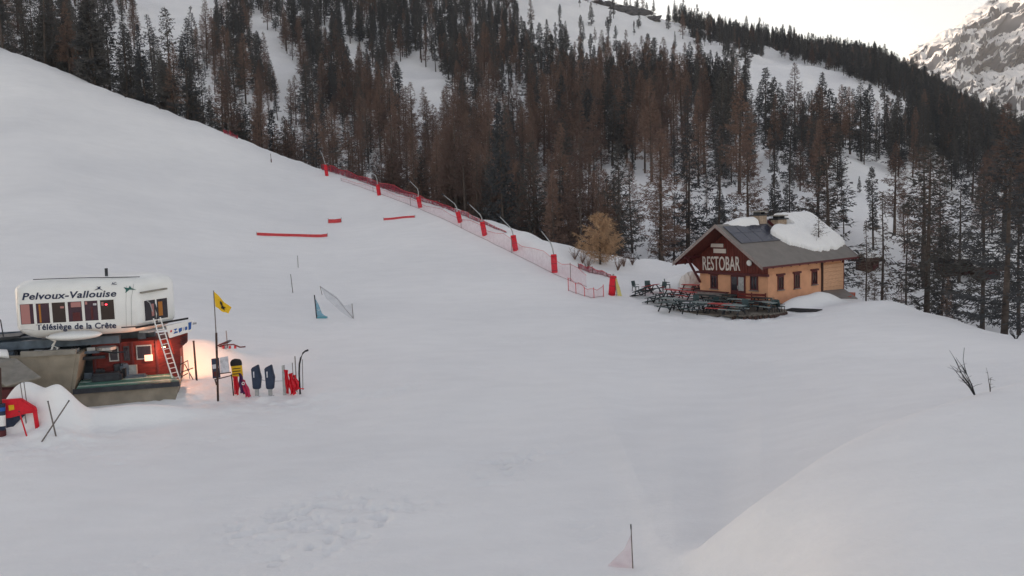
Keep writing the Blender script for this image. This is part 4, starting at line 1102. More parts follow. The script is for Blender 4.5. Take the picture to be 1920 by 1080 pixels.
# little sign stick high on the slope
b = gp(509, 305); o = put('marker_sign', b, 'tiny dark marker stick high on the left slope near the crest', 'marker')
child(MB().tube([P(509, 306, b.y), P(507, 288, b.y)], .05, 5), 'stick', m_bamboo, o)
child(MB().box(P(508.5, 301, b.y-.05), (.16, .1, .55)), 'dark_tag', m_maroon, o)

# red fabric strips lying across the piste
def strip(pts, name, label, hpx):
    g = [gp(x, y) for x, y in pts]; o = put(name, g[0], label, 'banner', 'red strips across the piste')
    mb = MB(); vv = []; ff = []
    y0 = sum(q.y for q in g)/len(g)
    for i, (x, y) in enumerate(pts):
        c0 = P(x, y, g[i].y); c1 = P(x, y-hpx, g[i].y)
        vv += [c0-UP*.1, c1, c1+Vector((0, .06, 0)), c0+Vector((0, .06, -.1))]
    for i in range(len(pts)-1):
        for k in range(4): ff.append([i*4+k, i*4+(k+1) % 4, (i+1)*4+(k+1) % 4, (i+1)*4+k])
    ff += [[0, 1, 2, 3], [len(vv)-1, len(vv)-2, len(vv)-3, len(vv)-4]]
    child(mb.add(vv, ff), 'fabric', m_redb, o)
    for x, y in (pts[0], pts[-1]):
        q = gp(x, y); child(MB().tube([q-UP*.2, P(x, y-hpx*1.3, q.y)], .04, 5), 'stake', m_steel, o)
m_redb = mat('red_fabric', (.52, .05, .06), .7, noise=.15, nscale=3)
strip([(481, 441.5), (515, 443), (550, 444), (590, 445), (602, 445), (614, 443.5)], 'red_banner', 'longest red fabric strip across the piste', 5.5)
strip([(615, 418.5), (628, 418.5), (640, 417)], 'red_banner', 'shortest red fabric strip, between the other two', 7.5)
strip([(719, 413.5), (735, 412.5), (755, 410), (778, 408.5)], 'red_banner', 'thin red fabric strip nearest the snow lances', 4.5)

# ------------------------------------------------------------------ snow lances with red pads
LAN = [((613, 330), (610, 309), (607, 297), (600, 281), 164), ((711, 366), (708, 346), (706, 330), (690, 319), 147), ((788, 389.5), (784, 369), (785, 356), (768, 339), 132),
       ((863, 417), (858, 397), (855, 384), (832, 366), 119), ((909, 441.5), (904, 416), (903, 405), (880, 383), 109), ((967, 470.5), (962, 441), (960, 430), (937, 406), 98),
       ((1040, 511), (1038, 477), (1035, 459), (1015, 433), 87)]
words = ['farthest of the seven snow lances, at the top of the red net', 'second farthest snow lance along the red net', 'third farthest snow lance along the piste edge', 'middle one of the seven snow lances', 'third nearest snow lance along the piste edge', 'second nearest snow lance along the piste edge', 'nearest snow lance, above the golden bush']
for (b, pt, bend, tip, Y), lab in zip(LAN, words):
    base = gp(b[0], b[1]); y = base.y
    o = put('snow_lance', base, lab+', with red pad', 'snow lance', 'snow lances along the piste edge')
    B, T, K, X = P(*b, y), P(*pt, y), P(*bend, y), P(*tip, y)
    ax = (T-B)
    child(MB().tube([B-ax*.05, B+ax*.03, B+ax*.5, T-ax*.03, T], [.28, .30, .31, .30, .27], 12), 'pad', m_red, o, True)
    for f_ in (.12, .5, .88): child(MB().tube([B+ax*(f_-.012), B+ax*(f_+.012)], .318, 12), 'strap', m_maroon, o, True)
    child(MB().tube([B-ax*.3, T, T.lerp(K, .6), K.lerp(X, .12), K.lerp(X, .45), X], [.07, .07, .065, .06, .055, .05], 7), 'lance_pipe', m_steel, o, True)
    child(MB().tube([X, X+(X-K).normalized()*.35], [.085, .06], 8), 'nozzle_head', m_dark, o, True)
# fence net along the edge
def net(pts, hpx, name, label, m, postm=None, every=3, rope=None, ylift=0):
    root = put(name, gp(*pts[0]), label, 'net'); vv = []; ff = []; n = 0
    dense = []
    for i in range(len(pts)-1):
        for k in range(4): s = k/4; dense.append((pts[i][0]*(1-s)+pts[i+1][0]*s, pts[i][1]*(1-s)+pts[i+1][1]*s, hpx[i]*(1-s)+hpx[i+1]*s))
    dense.append((*pts[-1], hpx[-1]))
    tops = []; bots = []
    for i, (x, y, h) in enumerate(dense):
        b = gp(x, y+1); wob = .85+.3*math.sin(i*1.7)*.5
        t = P(x-1, y-h*wob, b.y); vv += [b-UP*.05, t]; tops.append(t); bots.append(b)
    for i in range(len(dense)-1): ff.append([2*i, 2*i+2, 2*i+3, 2*i+1])
    child(MB().add(vv, ff), 'mesh', m, root)
    if rope:
        child(MB().tube(tops, rope, 4), 'top_rope', m_redb, root)
        child(MB().tube([b+UP*.06 for b in bots], rope*.8, 4), 'bottom_rope', m_bamboo, root)
    for i in range(0, len(dense), every):
        child(MB().tube([bots[i]-UP*.2, tops[i]+UP*.12], .035, 5), 'post', postm or m_redb, root)
net([(604, 318), (620, 322), (650, 331), (690, 344), (740, 360), (790, 377), (830, 388)], [10, 13, 12, 11, 13, 10, 6], 'safety_net', 'dark red safety net along the crest of the piste', m_netred, every=4, rope=.04)
net([(420, 249), (432, 254), (446, 260)], [6, 9, 6], 'safety_net', 'small scrap of red net at the crest among the left trees', m_netred, every=4)
net([(830, 389), (870, 404), (905, 419), (950, 437)], [7, 9, 7, 3], 'safety_net', 'lower end of red safety net beside the middle snow lances', m_netred, every=5, rope=.03)
net([(640, 338), (680, 352), (720, 366), (770, 385), (830, 410), (900, 445), (960, 474), (1040, 515), (1100, 538)], [4, 8, 10, 13, 18, 26, 30, 36, 30], 'catch_net', 'long pale pink catch net running past the snow lances', m_netpink, m_bamboo, 6, .022)
net([(1066, 545), (1085, 552), (1108, 559), (1132, 556)], [26, 24, 18, 20], 'catch_net', 'short pink catch net with thin posts left of the red padded post', m_netpink, m_redb, 3, .022)
net([(1085, 503), (1105, 511), (1130, 516), (1147, 521)], [9, 12, 9, 6], 'catch_net', 'red net strung under the golden bush', m_netred, m_brownpost, 5, .03)
# big red pad and yellow cloth left of the terrace
b = gp(1147, 554); o = put('padded_post', b, 'thick red padded post left of the restaurant terrace', 'post'); y = b.y
B, T = P(1147, 555, y), P(1150, 517, y)
child(MB().tube([B, B.lerp(T, .5), T.lerp(B, .04), T], [.31, .32, .31, .25], 12), 'pad', m_red, o, True)
for f_ in (.1, .5, .9): child(MB().tube([B.lerp(T, f_-.01), B.lerp(T, f_+.01)], .33, 12), 'strap', m_maroon, o, True)
child(MB().tube([T, T+UP*.15], .09, 8), 'post_top', m_steel, o)
b = gp(1162, 556); o = put('yellow_banner', b, 'narrow yellow cloth hanging right of the thick red padded post', 'banner'); y = b.y
drape((P(1153, 521, y), P(1157, 523, y)), (P(1158, 556, y), P(1167, 556, y)), mat('pale_yellow', (.62, .55, .22), .7), 'cloth', o, .04)
child(MB().tube([P(1152, 520, y), P(1157, 558, y)], .03, 5), 'stake', m_bamboo, o)

# golden bush, shrubs ---------------------------------------------------------
gb = P(1126, 512, 93); gz_ = ground_z(gb.x, gb.y)
GVM = tree_meshes('golden', 500, 6.2, 2.15, 190, .12, .55, .055, 24, .06, lambda f: (1-f**3)**.8*(.55+.5*math.sin(min(1, f*1.6)*2.2)), GOLD, upturn=.5, thin=.8)
add_tree('larch_bush', (6.2, GVM), (gb.x, gb.y, gz_-.1), zfor(gb.x/gb.y, gb.y, 398)-gz_, 'golden brown bushy larch left of the restaurant', 'tree', None, 1.0, 1.25)
def shrub(px, py, h, spread, n, seed, label, m=BARK, leanx=0, r=.02, name='bare_shrub'):
    rg = random.Random(seed); b = gp(px, py); o = put(name, b, label, 'shrub')
    for i in range(n):
        mb = MB(); a = rg.uniform(0, 6.28); d = Vector((math.cos(a)*spread+leanx, math.sin(a)*spread, 1)).normalized(); L_ = h*rg.uniform(.5, 1.1)
        pts = [b-UP*.1]; p = b.copy()
        for k in range(4):
            d = (d+Vector((rg.uniform(-.25, .25), rg.uniform(-.25, .25), rg.uniform(-.1, .2)))).normalized(); p = p+d*L_/4; pts.append(p.copy())
        mb.tube(pts, [r, r*.85, r*.7, r*.5, r*.25], 4)
        for q in range(3):
            k = rg.randint(1, 3); e = pts[k]+Vector((rg.uniform(-1, 1), rg.uniform(-1, 1), rg.uniform(0, 1)))*L_*.25
            mb.tube([pts[k], pts[k].lerp(e, .5)+UP*.02, e], [r*.5, r*.4, r*.2], 3)
        child(mb, 'stem' if i == 0 else 'branch', m, o)
shrub(1830, 741, 1.55, .35, 7, 3, 'bare dark twiggy shrub sticking out of the right foreground snow', m_black, -.8, .017)
shrub(1857, 736, .8, .1, 2, 4, 'single thin twig right of the bare shrub in the snow', BARK, 0, .014)
for i, (x, y) in enumerate(((1078, 487), (1092, 494), (1102, 505), (1158, 508), (1170, 500), (1186, 497))):
    shrub(x, y, 1.5, .5, 12, 20+i, ['leftmost', 'second', 'third', 'fourth', 'fifth', 'rightmost'][i]+' of the low brown shrubs around the golden bush', LARCH, 0, .03)
shrub(1905, 636, .9, .8, 8, 40, 'dark tangle of twigs at the right edge of the piste', m_black, 0, .04)
for i, x in enumerate((235, 300, 250)):
    shrub(x, [183, 205, 186][i], 1.2, .5, 6, 60+i, ['low dark shrub at the crest of the left slope', 'dark shrub right of another at the left crest', 'small twiggy shrub in the middle at the left crest'][i], BARK, 0, .05)
# foreground stake with net
b = gp(1187, 1072); o = put('net_stake', b, 'thin dark stake with pale pink net in the near foreground', 'pole'); y = b.y
child(MB().tube([P(1187.5, 1085, y), P(1183, 984, y)], [.02, .016], 6), 'shaft', m_bamboo, o, True)
child(MB().tube([P(1183.2, 992, y), P(1182.8, 983, y)], .022, 6), 'end_cap', m_black, o)
child(MB().prism([P(1184, 1000, y+.01), P(1187, 1075, y+.01), P(1120, 1082, y+.3), P(1140, 1060, y+.3), P(1170, 1030, y+.1)], (0, .01, 0)), 'net', m_netfaint, o)

# ------------------------------------------------------------------ restaurant
CN = P(1440, 560, 74); gd = Vector((-math.cos(R(52)), math.sin(R(52)), 0)); ll = Vector((math.sin(R(52)), math.cos(R(52)), 0))
WD, LN, OV, EV = 7.27, 11.2, 2.3, 1.15
z_floor = ground_z(CN.x, CN.y)-.4; z_plate = 5.75; z_ridge = 8.46; z_eave = 5.05
slope = (z_ridge-z_eave)/(WD/2+EV)
RS = empty('restaurant', (CN.x, CN.y, z_floor), 0, 'orange rendered chalet restaurant with RESTOBAR on its maroon gable and snow on the roof', 'building')
RO = Vector(RS.location)
def K(u, v, z): return Vector((CN.x, CN.y, 0))+gd*u+ll*v+UP*z     # u along the gable to the left, v along the long side
def rpart(mb, name, m, parent=None, smooth=False, bevel=0):
    for q in mb.v: q -= RO
    return mb.build(name, m, parent or RS, smooth, bevel)
rotG = Matrix((-gd, ll, UP)).transposed(); rotL = Matrix((ll, gd, UP)).transposed()
def roofz(u): return z_ridge-abs(u-WD/2)*slope
def gp_(px, py, dv=0.0): return on_plane(px, py, K(0, dv, 0), ll)        # on the gable wall
def lp_(px, py, du=0.0): return on_plane(px, py, K(du, 0, 0), gd)        # on the long wall
z_band = gp_(1370, 511).z
# walls: lower masonry, upper boarded gable
rpart(MB().prism([K(0, 0, z_floor), K(0, LN, z_floor), K(WD, LN, z_floor), K(WD, 0, z_floor)], (0, 0, z_band-z_floor)), 'masonry_wall', m_wall)
rpart(MB().prism([K(.05, .05, z_band), K(WD-.05, .05, z_band), K(WD-.05, .05, roofz(WD)-.1), K(WD/2, .05, z_ridge-.12), K(.05, .05, roofz(0)-.1)], ll*(LN-.1)), 'upper_wall', m_wall)
gw = rpart(MB().prism([K(-.04, -.02, z_band-.02), K(WD+.04, -.02, z_band-.02), K(WD+.04, -.02, roofz(WD)-.14), K(WD/2, -.02, z_ridge-.15), K(-.04, -.02, roofz(0)-.14)], -ll*.09), 'gable_boarding', m_gable)
nb_ = 26
for i in range(nb_):
    u = WD*(i+.5)/nb_; zt = roofz(u)-.22
    rpart(MB().bar(K(u, -.125, z_band+.02), K(u, -.125, zt), WD/nb_*.86, .03, up=ll), 'plank', m_gable, gw)
rpart(MB().bar(K(-.2, -.2, z_band-.08), K(WD+.2, -.2, z_band-.08), .22, .2), 'lintel_beam', m_maroon)
# roof slabs with overhang
v0, v1 = -OV, LN+.75
for s in (0, 1):
    ue = -EV if s == 0 else WD+EV
    a = [K(WD/2, v0, z_ridge), K(ue, v0, z_eave), K(ue, v1, z_eave), K(WD/2, v1, z_ridge)]
    rf = rpart(MB().prism(a, (0, 0, .16)), 'roof', m_roof)
    rpart(MB().prism([K(WD/2, v0-.06, z_ridge-.1), K(ue, v0-.06, z_eave-.1), K(ue, v0-.06, z_eave+.2), K(WD/2, v0-.06, z_ridge+.2)], ll*.055), 'bargeboard', m_trim, rf)
    rpart(MB().prism([K(WD/2, v1+.06, z_ridge-.1), K(ue, v1+.06, z_eave-.1), K(ue, v1+.06, z_eave+.2), K(WD/2, v1+.06, z_ridge+.2)], -ll*.055), 'bargeboard', m_trim, rf)
    rpart(MB().prism([K(WD/2, v0+.02, z_ridge-.03), K(ue, v0+.02, z_eave-.03), K(ue, v1-.02, z_eave-.03), K(WD/2, v1-.02, z_ridge-.03)], (0, 0, .026)), 'soffit', m_gable, rf)
    sg = -1 if s == 0 else 1
    rpart(MB().bar(K(ue+sg*.035, v0, z_eave+.06), K(ue+sg*.035, v1, z_eave+.06), .06, .16), 'gutter', m_maroon, rf)
    for v in np.linspace(v0+.3, v1-.3, 12):   # rafters under the eaves
        rpart(MB().bar(K(ue+(-sg)*.05, v, z_eave-.06), K(WD/2-(-sg)*0+(sg*(WD/2-.1)), v, roofz(WD/2+sg*(WD/2-.1))-.06), .1, .1), 'rafter', m_maroon, rf)
# braces carrying the gable overhang
for u in (WD-.1,):
    rpart(MB().bar(K(u, -.1, z_band-1.0), K(u, -OV+.4, roofz(u)-.2), .16, .16), 'brace', m_maroon)
    rpart(MB().bar(K(u, -.1, roofz(u)-.25), K(u, -OV+.1, roofz(u)-.25), .16, .16), 'purlin', m_maroon)
rpart(MB().bar(K(WD/2, -.1, z_ridge-.15), K(WD/2, -OV+.1, z_ridge-.15), .18, .18), 'purlin', m_maroon)
rpart(MB().prism([K(WD-.1, -.1, z_band), K(WD+.95, -.1, roofz(WD+.95)-.05), K(WD/2, -.1, z_ridge-.18), K(WD-.1, -.1, roofz(WD-.1)-.3)], -ll*.03), 'soffit_boarding', m_gable)
# solar panel area on the roof near the gable
def onroof(u, v, lift=.2): return K(u, v, roofz(u)+lift)
pn = rpart(MB().prism([onroof(WD/2-.35, -1.7), onroof(1.35, -1.75), onroof(1.35, 4.3), onroof(WD/2-.35, 4.3)], (0, 0, .05)), 'solar_panel', m_panel)
for k in range(1, 4): rpart(MB().bar(onroof(WD/2-.37, -1.7+k*1.5, .256), onroof(1.37, -1.7+k*1.5, .256), .018, .012), 'panel_joint', m_dark, pn)
rpart(MB().bar(onroof(2.45, -1.7, .256), onroof(2.45, 4.28, .256), .018, .012), 'panel_joint', m_dark, pn)
# lettering and signs
def gtext(body, x0, y0, x1, y1, size, m, off, name='lettering'):
    a = gp_(x0, y0, -.17); b = gp_(x1, y1, -.17); c = (a+b)/2-RO
    return text_mesh(name, body, size, m, RS, c, (b-a), UP, off, 0, .02, 1.0, (b-a).length)
m_letter = mat('cream_letter', (.72, .66, .62), .6)
zt_ = gp_(1350, 482, -.17).z; zb_ = gp_(1350, 508, -.17).z
gtext('RESTOBAR', 1317, 495, 1387, 496, (zt_-zb_)/.70, m_letter, .012)
for (x0, y0, x1, y1) in ((1333, 457, 1356, 463.5), (1338, 466.5, 1361, 474.5)):
    a, b = gp_(x0, y0, -.17), gp_(x1, y0, -.17); cc = (gp_(x0, y0, -.17)+gp_(x1, y1, -.17))/2
    sg_ = rpart(MB().box(cc, ((b-a).length, .05, abs(gp_(x0, y0).z-gp_(x0, y1).z)), rotG), 'sign_board', m_letter)
cc = gp_(1405, 493, -.3)
rpart(MB().tube([cc, cc-ll*.08], [.27, .24], 12), 'round_sign', m_paint)
# gable windows and door
def opening(c, w, h, rotm, nrm, name='window', fm=m_maroon, gm=m_glass, cross=True):
    f = MB(); x = rotm @ Vector((1, 0, 0))
    for s in (-1, 1): f.box(c+x*s*(w/2-.05), (.1, .12, h), rotm); f.box(c+UP*s*(h/2-.05), (w-.202, .116, .1), rotm)
    o = rpart(f, name, fm)
    rpart(MB().box(c, (w-.18, .03, h-.18), rotm), 'pane', gm, o)
    if cross: rpart(MB().box(c+nrm*.03, (.05, .05, h-.204), rotm), 'mullion', fm, o)
    rpart(MB().box(c+UP*(h/2+.10)+nrm*.02, (w+.35, .16, .16), rotm), 'lintel', m_maroon, o)
    rpart(MB().box(c-UP*(h/2+.05)+nrm*.03, (w+.16, .2, .07), rotm), 'sill', m_trim, o)
    return o
for x, y0, y1 in ((1339, 515, 541), (1414, 517, 544)):
    c = (gp_(x, y0, -.03)+gp_(x, y1, -.03))/2; opening(c, .78, gp_(x, y0).z-gp_(x, y1).z, rotG, -ll)
c = gp_(1374, 518, -.05); rpart(MB().box(c, (.4, .06, .55), rotG), 'notice_board', m_maroon)
zd0 = gp_(1383, 513).z; cdr = gp_(1384, 536, -.04); zdb = z_floor+.9
dr_ = rpart(MB().box(Vector((cdr.x, cdr.y, (zd0+zdb)/2)), (1.5, .12, zd0-zdb), rotG), 'door', m_maroon)
xg = rotG @ Vector((1, 0, 0))
for s in (-1, 1): rpart(MB().box(Vector((cdr.x, cdr.y, (zd0+zdb)/2+.3))+xg*s*.36-ll*.065, (.56, .02, (zd0-zdb)*.5), rotG), 'pane', m_glass if s < 0 else m_steel, dr_)
rpart(MB().box(Vector((cdr.x, cdr.y, (zd0+zdb)/2))+xg*.05-ll*.1, (.05, .06, .3), rotG), 'handle', m_steel, dr_)
# long wall windows
for x, y0, y1 in ((1463.5, 517, 543), (1494, 513, 540), (1527, 508, 533)):
    c = (lp_(x, y0, -.03)+lp_(x, y1, -.03))/2; opening(c, .80, lp_(x, y0).z-lp_(x, y1).z, rotL, -gd)
c = lp_(1416, 530)
# boarded bay at the far end
b0 = lp_(1541, 520); vb = (b0-K(0, 0, 0)).dot(ll)
for i in range(9):
    z = z_floor+.7+i*.34
    if z < z_eave+.1: rpart(MB().box(K(-.06, (vb+LN)/2, z), (LN-vb-.02, .10-.02*(i % 2), .325), rotL), 'board', m_slat)
rpart(MB().box(K(-.07, vb-.05, (z_floor+z_eave)/2+.2), (.14, .16, z_eave-z_floor-.1), rotL), 'corner_post', m_brownpost)
rpart(MB().box(K(-.02, LN+.06, (z_floor+z_eave)/2+.2), (.14, .16, z_eave-z_floor-.1), rotL), 'corner_post', m_gable)
# chimneys
for (px, py, u, v, sz, h) in ((1434, 415, WD/2+.1, 3.9, (.9, 1.0), 1.0), (1470, 425, WD/2-.75, 5.6, (.75, 1.3), 1.05)):
    zb = roofz(u)-.2
    ch = rpart(MB().box(K(u, v, zb+h/2), (sz[1], sz[0], h), rotL), 'chimney', m_brick)
    rpart(MB().box(K(u, v, zb+h+.06), (sz[1]+.25, sz[0]+.25, .12), rotL), 'chimney_cap', m_dark, ch)
    for q in (-1, 1): rpart(MB().box(K(u, v+q*sz[1]*.3, zb+h+.22), (.12, sz[0]*.8, .2), rotL), 'cap_support', m_dark, ch)
    rpart(MB().box(K(u, v, zb+h+.36), (sz[1]+.2, sz[0]+.2, .08), rotL), 'cap_slab', m_greytop, ch)
rpart(MB().prism([onroof(WD/2-1.2, 4.8, .17), onroof(WD/2-1.2, 6.8, .17), onroof(WD/2-.1, 6.4, .17), onroof(WD/2-.1, 4.8, .17)], (0, 0, .25)), 'chimney_flashing', m_maroon)
# snow lying on the roof
def roof_snow(fn, u0, u1, v0_, v1_, nu, nv, name):
    us2 = np.linspace(u0, u1, nu); vs2 = np.linspace(v0_, v1_, nv); vv = []; ff = []; idx = {}
    th = np.array([[fn(u, v) for v in vs2] for u in us2])
    def vid(i, j, top):
        k = (i, j, top)
        if k not in idx:
            idx[k] = len(vv); u, v = us2[i], vs2[j]
            r0 = z_ridge-math.sqrt((u-WD/2)**2+(.25 if top else 0))*slope+(.5*slope if top else 0)*0+.165
            vv.append(K(u, v, r0+(max(th[i, j], 0)+.12*slope if top else 0)))
        return idx[k]
    keep = (th[:-1, :-1] > 0) & (th[1:, :-1] > 0) & (th[:-1, 1:] > 0) & (th[1:, 1:] > 0)
    for i in range(nu-1):
        for j in range(nv-1):
            if not keep[i, j]: continue
            ff.append([vid(i, j, 1), vid(i, j+1, 1), vid(i+1, j+1, 1), vid(i+1, j, 1)])
            for (di, dj, a, b) in ((-1, 0, (i, j), (i, j+1)), (1, 0, (i+1, j+1), (i+1, j)), (0, -1, (i+1, j), (i, j)), (0, 1, (i, j+1), (i+1, j+1))):
                ni, nj = i+di, j+dj
                if not (0 <= ni < nu-1 and 0 <= nj < nv-1) or not keep[ni, nj]:
                    ff.append([vid(*b, 1), vid(*a, 1), vid(*a, 0), vid(*b, 0)])
    mb = MB().add(vv, ff); o = rpart(mb, name, SNOW, None, True); return o
def big(u, v):
    w = WD/2-u          # distance from the ridge towards the camera side
    lim = np.interp(v, [3.4, 4.2, 5.0, 6.5, 8.5, 10.5, 11.8], [1.9, 2.8, 3.2, 3.7, 3.9, 3.8, 3.5]) + .35*(fbm(v*.8, 3.3, 71)-.5)*2
    if v < 3.5+.7*max(0, 1.6-w)+.3*math.sin(w*3): return -1
    # hollow round the chimneys
    if (-.7 < w < 1.5) and 3.2 < v < 6.6+.2*w: return -1
    if w > lim: return -1
    e = min(lim-w, v-3.2, 12.1-v+.1, 1.4); e = max(e, 0)
    t = .22+.85*(1-math.exp(-e*2.4))*(.65+.45*fbm(u*.6, v*.5, 77)+.25*fbm(u*2.2, v*2.2, 78))
    return t*np.interp(w, [-4.5, -2, 0, 2, 4], [.6, .9, 1.0, .75, .6])
roof_snow(big, -.9, WD+1.1, 3.3, LN+.74, 130, 130, 'roof_snow')
def small(u, v):
    w = WD/2-u
    lim = .2+.35*max(0, (v+1.8)/4.5)+.2*math.sin(v*1.7)*fbm(v, 2.2, 83)
    if w > lim or v > 3.3-.2*w: return -1
    return (.12+.65*min(1, (v+2)/3.2))*(1-math.exp(-max(0, min(lim-w, 3.5-v))*4))*(.8+.4*fbm(u, v, 81))+.06
roof_snow(small, 2.0, WD+1.1, -2.0, 3.5, 100, 100, 'roof_snow')
# little bare tree standing on the roof
sp_tm, sp_cm = tree_meshes('roof_sapling', 610, 2.6, .95, 34, .15, .35, .05, 9, .2, cone, BARK, upturn=.3, thin=.5)
q = onroof(.55, 8.2, .1); add_tree('sapling', (2.6, (sp_tm, sp_cm)), q, 2.5, 'small bare fir sapling seen against the snow on the restaurant roof', 'tree')
# low annexe right of the building
ax = P(1572, 566, 79); an = empty('annexe', (ax.x, ax.y, ground_z(ax.x, ax.y)-.3), 0, 'low annexe with grey roof and orange red wall at the far end of the restaurant', 'building')
AO = Vector(an.location); az = P(1560, 548, 79).z
def apart(mb, name, m):
    for v in mb.v: v -= AO
    return mb.build(name, m, an)
aq = [P(1545, 0, 78.6), P(1600, 0, 78), P(1608, 0, 81), P(1575, 0, 82)]
apart(MB().prism([Vector((p.x, p.y, AO.z)) for p in aq], (0, 0, az-AO.z-.3)), 'wall', mat('orange_red_boards', (.42, .09, .05), .8, noise=.2))
apart(MB().prism([P(1540, 546, 79), P(1574, 562, 77.6), P(1608, 562, 77.9), P(1578, 541, 81.5)], (0, 0, .14)), 'roof', m_roof)
# terrace ---------------------------------------------------------------------
TE = empty('terrace', RO+Vector((0, 0, .3)), 0, 'grey boarded terrace in front of the restaurant gable', 'terrace')
tz = ground_z(CN.x-2, CN.y-2)+.22
TO = Vector(TE.location)
def tpart(mb, name, m, parent=None):
    for v in mb.v: v -= TO
    return mb.build(name, m, parent or TE)
outl = [(1186, 552), (1206, 564), (1236, 576), (1290, 585), (1345, 590), (1392, 592), (1452, 588), (1474, 583), (1448, 566), (1310, 546)]
OUV = []
for x, y in outl:
    q = on_plane(x, y, (0, 0, tz), UP)-K(0, 0, 0); OUV.append((q.dot(gd), q.dot(ll)))
vmin = min(q[1] for q in OUV); nd = int((-.3-vmin)/.42)
for i in range(nd+1):
    v = -.3-(i+.5)*.42; xs = []
    for k in range(len(OUV)):
        (u0, w0), (u1, w1) = OUV[k-1], OUV[k]
        if (w0 > v) != (w1 > v): xs.append(u0+(u1-u0)*(v-w0)/(w1-w0))
    if len(xs) < 2 or max(xs)-min(xs) < .4: continue
    zz = tz-.05+.004*(i % 3)
    bo = tpart(MB().bar(K(min(xs), v, zz), K(max(xs), v, zz), .395, .09), 'deck_board', m_deck)
    for e in (min(xs), max(xs)): tpart(MB().box(K(e, v, zz-.2), (.1, .38, .3), rotG), 'end_block', m_brownpost, bo)
# low red fence / bench backs by the wall
fz = tz
for i in range(4):
    tpart(MB().bar(K(-.35, -.9, tz+.25+i*.24), K(2.0, -1.5, tz+.25+i*.24), .05, .18), 'fence_rail', m_redwood)
for s in (0, .5, 1): tpart(MB().box(K(-.35+2.35*s, -.9-.6*s+.08, tz+.55), (.1, .1, 1.15)), 'fence_post', m_gable)
tpart(MB().bar(K(WD-.1, -.5, tz+.42), K(3.9, -.5, tz+.42), .3, .84), 'low_wall', m_trim)
tpart(MB().bar(K(WD, -.5, tz+.88), K(3.8, -.5, tz+.88), .42, .08), 'wall_capping', m_maroon)

def picnic(name, label, group, mtop, mleg):
    o = empty(name, (0, 0, 0), 0, label, 'table', group)
    for y in (-.29, -.1, .1, .29): MB().box((0, y, .75), (1.8, .17, .045)).build('table_plank', mtop, o)
    for s in (-1, 1):
        MB().box((0, s*.72, .45), (1.8, .26, .045)).build('bench_seat', mtop, o)
    for x in (-.65, .65):
        MB().bar((x, -.75, .40), (x, .75, .40), .05, .08).build('cross_beam', mleg, o)
        for s in (-1, 1): MB().bar((x, s*.18, .72), (x, s*.62, 0), .06, .09).build('leg', mleg, o)
    return o
def chair(name, label, group, m, mleg):
    o = empty(name, (0, 0, 0), 0, label, 'chair', group)
    MB().box((0, 0, .44), (.5, .48, .05)).build('seat', m, o)
    MB().box((0, .25, .74), (.5, .05, .5), Matrix.Rotation(R(-12), 3, 'X')).build('backrest', m, o)
    for x in (-.21, .21):
        for y in (-.2, .2): MB().bar((x, y, .42), (x*1.08, y*1.1, 0), .04).build('leg', mleg, o)
        MB().bar((x*1.15, -.2, .64), (x*1.15, .26, .66), .05, .035).build('armrest', m, o)
    return o
proto_t = {}; proto_c = {}
m_tpale = mat('pale_green_table', (.22, .27, .27), .5, noise=.2)
for key, mt_, ml_ in (('green', m_tgreen, m_black), ('red', m_tred, m_dark), ('pale', m_tpale, m_dark)):
    proto_t[key] = (mt_, ml_)
rgt = random.Random(5)
seen = {}
def place_table(px, py, key, rz, label, tilt=0):
    q = on_plane(px, py, (0, 0, tz+.0), UP)
    if key not in seen:
        o = picnic('picnic_table', label, 'picnic tables on the terrace', *proto_t[key]); seen[key] = o
    else: o = copy_tree(seen[key])
    o.location = (q.x, q.y, max(tz, ground_z(q.x, q.y)-.02)); o.rotation_euler = (0, tilt, rz); o['label'] = label
TA = math.atan2(gd.y, gd.x)
tabs = [(1208, 562, 'green', 'dark table leaning at the left end of the terrace', .35), (1232, 569, 'green', 'second dark table from the left end of the terrace', .25), (1258, 573, 'pale', 'pale topped table near the left front of the terrace', 0),
 (1283, 577, 'green', 'dark green table behind the front edge of the terrace, left of centre', 0), (1318, 580, 'pale', 'pale green table at the front edge of the terrace', 0), (1350, 583, 'red', 'red topped table at the front corner of the terrace', 0),
 (1290, 563, 'red', 'red table left of the restaurant wall', 0), (1322, 566, 'green', 'dark green table in the second row below the gable window', 0), (1352, 569, 'green', 'dark green table in the middle of the terrace', 0), (1385, 574, 'pale', 'pale topped table in front of the restaurant door', 0),
 (1412, 578, 'green', 'dark green table right of the door, front row', 0), (1400, 562, 'red', 'red table beside the red fence', 0), (1430, 571, 'green', 'dark table in front of the restaurant corner', 0), (1330, 554, 'red', 'red table close under the low pale wall', 0), (1365, 557, 'red', 'red table just left of the door', 0), (1296, 553, 'red', 'red table beside the snow heap left of the gable', 0),
 (1262, 562, 'red', 'red topped table in the second row left of the gable corner', 0), (1222, 557, 'red', 'red table at the back of the left terrace end', .2), (1255, 580, 'green', 'dark table at the front edge, leftmost of the front row', 0), (1300, 584, 'green', 'dark table at the front edge, between pale and dark tables', 0), (1338, 575, 'green', 'dark green table just behind the front row centre', 0), (1368, 565, 'green', 'dark green table before the left side of the door', 0), (1376, 586, 'pale', 'pale table nearest the front right corner', 0), (1440, 580, 'pale', 'pale table right of the restaurant corner', 0), (1245, 566, 'green', 'dark table behind the pale left table', .1)]
for px, py, key, lab, tl in tabs: place_table(px, py+4, key, TA+rgt.uniform(-.25, .25), lab, tl)
cseen = {}
